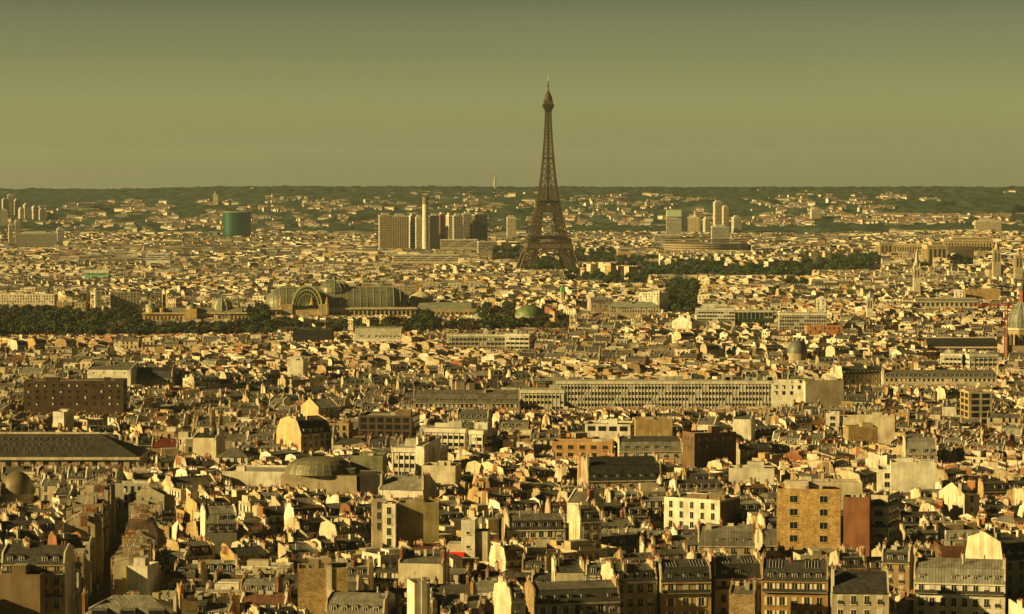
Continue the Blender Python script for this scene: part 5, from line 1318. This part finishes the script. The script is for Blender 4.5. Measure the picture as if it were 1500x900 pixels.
# ------------------------------------------------------------------ the city: rows of houses street after street
HOUSES=[]
def mkspec(r, x, y, a, w, d, h, lev, kind=None):
    if kind is None:
        k=r.random(); q=.30 if lev<=1 else .16; kind='mansard' if k<q else 'gable' if k<q+.33 else 'flat' if k<.88 else 'shed' if k<.96 else 'hip'
    wc,wn,_=wpick(r,WALLS); pc,pn,_=wpick(r,[(WHITE,'white',15),(CREAM,'cream',30),(BEIGE,'beige',28),(OCHRE,'ochre',11),(TAN,'tan',11),(BROWN,'brown',4),(BRICK,'brick red',3)])
    rc,rn,_=wpick(r,[(ZL,'pale zinc',20),(ZM,'grey zinc',46),(ZD,'dark zinc',26),((.25,.13,.08),'rust brown',5)])
    mc,mn,_=wpick(r,[(SL,'black slate',52),(ZD,'dark zinc',26),(ZM,'grey zinc',22)])
    s=dict(x=x,y=y,z=ground(x,y),a=a,w=w,d=d,h=h,kind=kind,wc=jc(r,wc),pc=jc(r,pc,.14),rc=jc(r,rc,.18),mc=jc(r,mc,.2),lev=lev,mm='slate' if mn=='black slate' else 'zinc',
           pitch=r.uniform(.2,.45) if r.random()<.8 else r.uniform(.45,.62),mh=r.uniform(2.0,3.0),up=r.uniform(.25,.8),names=(wn,pn,rn,mn))
    if pn in ('tan','ochre') and r.random()<.4: s['pm']='stone'
    if lev<=1 and r.random()<.15: s['arch']=True
    if lev==0 and r.random()<.3: s['balc']=1
    s['_seed']=r.random()
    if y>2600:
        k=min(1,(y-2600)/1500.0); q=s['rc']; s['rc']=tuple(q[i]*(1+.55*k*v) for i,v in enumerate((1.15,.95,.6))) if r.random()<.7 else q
        if r.random()<.3*k: s['kind']='flat'
    return s
def rise(s):
    d=s['d']; return {'mansard':s['mh']+(d/2-1.1)*.28,'gable':d/2*s['pitch'],'flat':1.5,'shed':d*.44,'hip':d/4}[s['kind']]+1.2
def tryhouse(r, x, y, a, w, d, h, kind=None, tol=.12, roadside=False):
    if y<640 or y>7350: return False
    px=750+F*x/(y*1.003)
    if px<-70 or px>1570: return False
    if not free(x,y,w,d,a,tol): return False
    lev=0 if y<1010 else 1 if y<1750 else 2 if y<3300 else 3 if y<5200 else 4
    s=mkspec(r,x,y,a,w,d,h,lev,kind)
    mt=maxtop(x,y,w)-s['z']
    if s['h']+rise(s)+.6>mt:
        s['h']=mt-rise(s)-.8-r.random()*1.5
        if s['h']<4:
            s['kind']='flat'; s['h']=mt-2.2
            if s['h']<2.6: return False
    mark(x,y,w,d,a); HOUSES.append(s); return True
r0=random.Random(2024)
# fronts along the dark street
for side in (-1,1):
    dx,dy=ST[1][0]-ST[0][0],ST[1][1]-ST[0][1]; L=math.hypot(dx,dy); ux,uy=dx/L,dy/L; t=6.0
    while t<L:
        w=r0.uniform(6.5,15); cx=ST[0][0]+ux*(t+w/2)+side*uy*(5.0+4.7); cy=ST[0][1]+uy*(t+w/2)-side*ux*(5.0+4.7)
        a=math.atan2(uy,ux)+(0 if side<0 else math.pi); tryhouse(r0,cx,cy,a,w,9.4,r0.uniform(15.5,21),r0.choice(['gable','hip','flat','mansard','shed','gable']),.3); t+=w
# districts
seeds=[]
y=600
rs=random.Random(77)
while y<7400:
    sp=115+y*.018
    half=.2*y+120; x=-half
    while x<half:
        base=rs.choice([-24,-12,-4,6,16,28,40,62,-48]) if y>1000 else rs.choice([8,15,22,30,-12])
        seeds.append((x+rs.uniform(-.35,.35)*sp,y+rs.uniform(-.35,.35)*sp,R(base+rs.uniform(-5,5)),rs.random(),sp)); x+=sp
    y+=sp
SX=np.array([s[0] for s in seeds]); SY=np.array([s[1] for s in seeds])
for si,(sx,sy,sa,sr,sp) in enumerate(seeds):
    r=random.Random(si*13+1); far=sy>3300; vfar=sy>5000
    c,s_=math.cos(sa),math.sin(sa); ext=sp*1.0
    v=-ext; odd=0; bh=r.uniform(15,18.5)+(1.5 if r.random()<.2 else 0)
    if sy>1400: bh+=r.uniform(-2,1.5)
    while v<ext:
        d=r.uniform(7.8,10.8) if sy<1400 else r.uniform(9,12) if not vfar else r.uniform(12,17)
        u=-ext+r.uniform(0,6); rh=bh+r.uniform(-.6,.6)*(1 if sy<1800 else 2)
        while u<ext:
            w=(r.uniform(5.5,12.5) if r.random()<.8 else r.uniform(12,19)) if sy<1400 else r.uniform(7,16) if not vfar else r.uniform(14,30)
            if r.random()<(.05 if not far else .10): u+=r.uniform(5,12); continue     # gap or passage
            cx,cy=sx+c*(u+w/2)-s_*(v+d/2), sy+s_*(u+w/2)+c*(v+d/2)
            if ((SX-cx)**2+(SY-cy)**2).argmin()==si:
                k=r.random(); h=rh+(r.uniform(-1.3,1.3) if sy<1800 else r.uniform(-2.2,2.2))
                if k<.07: h=r.uniform(8,13)
                elif k>.97: h+=r.uniform(2,4.5)
                tryhouse(r,cx,cy,sa+(0 if odd==0 else math.pi),w,d*r.uniform(.9,1.05),h)
            u+=w+.05
        v+=d+((r.uniform(4.5,7) if sy<1400 else r.uniform(7,11)) if odd else (r.uniform(.8,2.6) if sy<1400 else r.uniform(2,6))); odd=1-odd
# low yard buildings in the leftover room
rl=random.Random(31)
for k in range(42000):
    y=650+(rl.random()**1.5)*5200; x=rl.uniform(-.2,.2)*y
    w,d=(rl.uniform(6,14),rl.uniform(6,10)) if k%3==0 else (rl.uniform(3.5,7),rl.uniform(3.5,6))
    tryhouse(rl,x,y,rl.uniform(-.6,.6),w,d,rl.uniform(10.5,15.5),rl.choice(['gable','shed','flat','gable']),.10 if y<1800 else .04)
print('houses', len(HOUSES))
HOUSES.sort(key=lambda s:s['y'])
def inview(s):
    px,py=proj(s['x'],s['y'],s['z']+s['h']+rise(s)); return -8<px+s['w']/2/s['y']*F and px-s['w']/2/s['y']*F<1508 and py<903 and s['h']>9
near=[s for s in HOUSES if inview(s)][:400]
nid=set(id(s) for s in near)
# labels that single each one out
ORD=['first','second','third','fourth','fifth','sixth','seventh','eighth','ninth','tenth','eleventh','twelfth','thirteenth','fourteenth','fifteenth','sixteenth','seventeenth','eighteenth','nineteenth','twentieth']
lowN=[n for n in NOT if n[1]>690 and n[2]]
buck={}
for s in near:
    px,py=proj(s['x'],s['y'],s['z']+s['h']+rise(s)-1); s['px'],s['py']=px,py
    n=min(lowN,key=lambda q:(q[0]-px)**2+((q[1]-py)*1.4)**2); dx,dy=px-n[0],py-n[1]
    dr=('right of' if dx>0 else 'left of') if abs(dx)>abs(dy)*1.3 else ('below' if dy>0 else 'above')
    buck.setdefault((dr,n[2],),[]).append((math.hypot(dx,dy),s))
for (dr,ref),L in buck.items():
    L.sort(key=lambda t:t[0])
    for i,(q,s) in enumerate(L):
        wn,pn,rn,mn=s['names']; kd=s['kind']
        des={'mansard':f'{pn} house with {mn} mansard','gable':f'{pn} gabled house with {rn} roof','flat':f'{wn} flat roofed house','shed':f'{pn} house with single {rn} slope','hip':f'{wn} house with hipped {rn} roof'}[kd]
        des=des.replace('zinc roof','metal roof').replace('zinc mansard','metal mansard').replace('zinc slope','metal slope')
        s['label']=f'{des}, {ORD[i] if i<20 else "last"} {dr} {ref}'
for s in HOUSES:
    r=random.Random(int(s['_seed']*1e9))
    if id(s) in nid:
        s['lev']=0
        house(ind,r,s)
        fin({'mansard':'mansard_house','gable':'gabled_house','flat':'flat_roofed_house','shed':'lean_to_house','hip':'hipped_house'}[s['kind']],s,s['label'],'house','apartment houses crowded on the near slope')
    else:
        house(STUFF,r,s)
STUFF.mb.at(0,0,0,0)
o=STUFF.mb.build('distant_houses'); tag(o,'dense mass of zinc roofed houses filling the middle and far distance','houses',None,'stuff')

# ------------------------------------------------------------------ roof gardens: small bushes on terraces are left to trees below
PM=[]
def tree_proto(name, seed, col, tall=1.0, lean=False):
    r=random.Random(seed); root=empty(name,(0,0,0))
    t=MB(); t.bar((0,0,-1),(0,0,5),.7,'bark',(.10,.075,.05),.4)
    lobes=[]
    for i in range(9):
        an=r.uniform(0,2*math.pi); rr=r.uniform(1.2,3.6); z=r.uniform(6.5,12)*tall; lobes.append((rr*math.cos(an),rr*math.sin(an),z,r.uniform(1.6,2.7)))
        if i<6: t.bar((0,0,r.uniform(3,5)),lobes[-1][:3],.34,'bark',(.10,.075,.05),.12)
    lobes.append((0,0,12.5*tall,2.4))
    t.build('trunk',root)
    m=MB()
    for (x,y,z,rad) in lobes:
        for k in range(62):
            while True:
                v=Vector((r.uniform(-1,1),r.uniform(-1,1),r.uniform(-1,1)))
                if .35<v.length<1: break
            p=Vector((x,y,z))+Vector((v.x*rad,v.y*rad,v.z*rad*.85)); n=Vector((r.gauss(0,1),r.gauss(0,1),r.gauss(.4,1))).normalized()
            u=n.cross(Vector((0,0,1))); 
            if u.length<.1: u=Vector((1,0,0))
            u.normalize(); w=n.cross(u); sz=r.uniform(.32,.62)
            k_=r.uniform(.75,1.25); c=(col[0]*k_,col[1]*k_,col[2]*k_)
            m.q([tuple(p-u*sz-w*sz*.8),tuple(p+u*sz-w*sz),tuple(p+u*sz*.9+w*sz),tuple(p-u*sz*.8+w*sz*.9)],'leaf',c)
    PM.append(m); m.build('crown',root); return root
protos=[tree_proto('plane_tree',1,(.066,.088,.028)),tree_proto('plane_tree',2,(.075,.080,.028),.9),tree_proto('chestnut_tree',3,(.085,.062,.024),.95),tree_proto('lime_tree',4,(.064,.105,.034),1.05)]
KN=['dark green round crowned tree','olive green full crowned tree','rusty brown tinged tree','fresh green broad tree']
def near_ref(px,py):
    c=[n for n in NOT if n[1]<520 and n[2]]; n=min(c,key=lambda q:(q[0]-px)**2+((q[1]-py)*1.5)**2); dx,dy=px-n[0],py-n[1]
    return n[2], (('right of' if dx>0 else 'left of') if abs(dx)>abs(dy)*1.3 else ('below' if dy>0 else 'above'))
usedp=set(); tb={}
rt=random.Random(8)
TREES=TREES[:]
for px,Y,hh in ((1263,1450,9),(1302,1480,8),(1000,905,7),(424,1195,7),(284,1240,9),(862,1350,8),(760,2100,11),(530,1990,11),(570,2010,11),(598,1980,12),(375,3000,14),(1400,700,6)):
    TREES.append((xat(px,Y),Y,hh,rt.random()))
TREES.sort(key=lambda t:t[1]); tmass=MB(); nt_=0
for (x,Y,h,q) in TREES:
    k=int(q*3.999); nt_+=1
    if 2700<Y<3900 and k==3 : k=0
    if Y>3900: k=3 if k!=2 else 1
    if nt_>290:
        s=h/14.5; wz=rt.uniform(1.1,1.6); ga=rt.uniform(0,6.28); gx=ground(x,Y); cr=PM[k]; cc,ss=math.cos(ga)*s*wz,math.sin(ga)*s*wz
        tmass.o=(0,0,0); tmass.c=1; tmass.s=0
        for i in range(0,len(cr.N)):
            tmass.q([(cc*a-ss*b+x,ss*a+cc*b+Y,c_*s+gx) for a,b,c_ in cr.V[i*4:i*4+4]],'leaf',cr.C[i])
        continue
    if k in usedp: o=copy_tree(protos[k])
    else: o=protos[k]; usedp.add(k)
    o.location=(x,Y,ground(x,Y)+ (0 if Y>2500 or Y<1 else 6)); s=h/14.5; wz=rt.uniform(1.05,1.5); o.scale=(s*wz,s*wz,s); o.rotation_euler=(0,0,rt.uniform(0,6.28))
    px,py=proj(x,Y,h*.7+ground(x,Y)); ref,dr=near_ref(px,py)
    tb.setdefault((k,ref,dr),[]).append((px,o))
tag(tmass.build('distant_trees'),'dark rows of trees along the river, the dark avenue and the tower gardens','trees',None,'stuff')
for (k,ref,dr),L in tb.items():
    L.sort(key=lambda t:t[0])
    for i,(px,o) in enumerate(L):
        n = ORD[i]+' from the left' if i<20 else f''
        tag(o, f'{ORD[i]} {KN[k]} {dr} {ref}' if i<20 else f'{KN[k]} at the crowded right end {dr} {ref}', 'tree', 'trees of the gardens and avenues')
for k in range(4):
    if k not in usedp:
        for c in list(protos[k].children): bpy.data.objects.remove(c)
        bpy.data.objects.remove(protos[k])

# ------------------------------------------------------------------ houses on the far hillsides
HC=[(0,150,279,283,22,0),(160,420,296,306,120,1),(150,330,305,318,90,1),(330,520,300,330,170,1),(380,470,290,300,36,1),(40,150,305,330,90,1),(180,420,318,338,120,1),
    (440,560,308,338,70,1),(470,620,297,312,60,1),(600,760,283,300,46,1),(620,760,296,312,70,1),(700,790,290,306,26,1),(850,960,290,312,80,1),(820,1000,300,330,140,1),(900,965,276,281,20,0),
    (900,1000,285,300,60,1),(980,1090,292,300,16,1),(1100,1200,290,312,90,1),(1180,1330,283,300,110,1),(1200,1300,305,322,90,1),(1280,1370,288,298,30,1),(1460,1495,280,284,8,0),
    (830,1100,316,336,180,1),(1100,1200,316,334,80,1),(560,760,326,342,70,1),(1230,1500,318,332,110,0),(0,400,328,342,170,1)]
def hit(px,py):
    k=ray(py); Y=7010.0
    while Y<11500:
        x=xat(px,Y,py)
        if hill(x,Y)+6>CH+k*Y: return x,Y,py
        Y+=25
    return None
rh=random.Random(41); hs_=[]
for (a,b,t0,t1,n,q) in HC:
    for i in range(int(n*2.2)):
        p=hit(rh.gauss((a+b)/2,(b-a)/3.0) if q else rh.uniform(a,b), rh.uniform(t0,t1))
        if p and mnoise.noise(Vector(((p[0]/p[1])*150,p[2]/7.0,4.4)))>(.0 if q else -.4): hs_.append((p[0],p[1],rh.uniform(10,30)*(1.3 if not q else 1),rh.uniform(9,14),rh.uniform(6,10)*(1.7 if rh.random()<.10 else 1),rh.uniform(-.6,.6)))
def hillhouse(m,w,d,h,cw,cr):
    m.box(-w/2,w/2,-d/2,d/2,-8,h,'wall',cw)
    m.q([(-w/2-.3,-d/2-.3,h),(w/2+.3,-d/2-.3,h),(w/2,0,h+d*.33),(-w/2,0,h+d*.33)],'pot',cr); m.q([(w/2+.3,d/2+.3,h),(-w/2-.3,d/2+.3,h),(-w/2,0,h+d*.33),(w/2,0,h+d*.33)],'pot',cr)
    m.q([(-w/2,d/2,h),(-w/2,-d/2,h),(-w/2,0,h+d*.33)],'wall',cw); m.q([(w/2,-d/2,h),(w/2,d/2,h),(w/2,0,h+d*.33)],'wall',cw)
hs_.sort(key=lambda q:q[1]/q[2]); hst=MB()
HW=[WHITE,(.74,.66,.56),CREAM,(.66,.54,.44)]; HR=[(.22,.14,.10),(.20,.16,.13),ZM]
protoh={}
for i,(x,y,w,d,h,a) in enumerate(hs_):
    z=hill(x,y)+3
    if i<280:
        key=(int(w/4),rh.randrange(3),rh.randrange(2))
        if key not in protoh:
            m=MB(); hillhouse(m,key[0]*4+2,11,10.5,HW[key[1]],HR[key[2]]); o=m.build('hillside_house'); protoh[key]=o
        else: o=protoh[key].copy(); scene.collection.objects.link(o)
        o.location=(x,y,z); o.rotation_euler=(0,0,a)
        px,py=proj(x,y,z+8); big='large' if key[0]>=6 else 'wide' if key[0]>=4 else 'small'
        ref,dr=near_ref(px,py)
        tag(o,f'{big} {["white","pink cream","cream"][key[1]]} house among woods on the far hillside {dr} {ref}','house','houses scattered over the far hillsides')
    else:
        hst.at(x,y,z,a); hillhouse(hst,w,d,h,rh.choice(HW),rh.choice(HR))
hst.at(0,0,0,0); tag(hst.build('hillside_village') or empty('hillside_village',(0,0,0)),'scatter of tiny pale houses on the wooded slopes below the skyline','houses',None,'stuff')

# ------------------------------------------------------------------ haze
hm=bpy.data.materials.new('haze'); hm.use_nodes=True; t=hm.node_tree; t.nodes.clear()
pv=t.nodes.new('ShaderNodeVolumePrincipled'); pv.inputs['Color'].default_value=(.74,.88,1.0,1); pv.inputs['Density'].default_value=HAZE; pv.inputs['Anisotropy'].default_value=.2
om=t.nodes.new('ShaderNodeOutputMaterial'); t.links.new(pv.outputs[0],om.inputs['Volume'])
me=bpy.data.meshes.new('haze'); x0,x1,y0,y1,z0,z1=-9300,9300,-1700,20000,-3,345
V=[(x,y,z) for z in (z0,z1) for y in (y0,y1) for x in (x0,x1)]
me.from_pydata(V,[],[(0,2,3,1),(4,5,7,6),(0,1,5,4),(2,6,7,3),(0,4,6,2),(1,3,7,5)]); me.materials.append(hm)
hz=bpy.data.objects.new('haze',me); scene.collection.objects.link(hz); tag(hz,'thin warm haze over the city','haze',None,'stuff')
scene.cycles.volume_bounces=0
for p in MK: pass
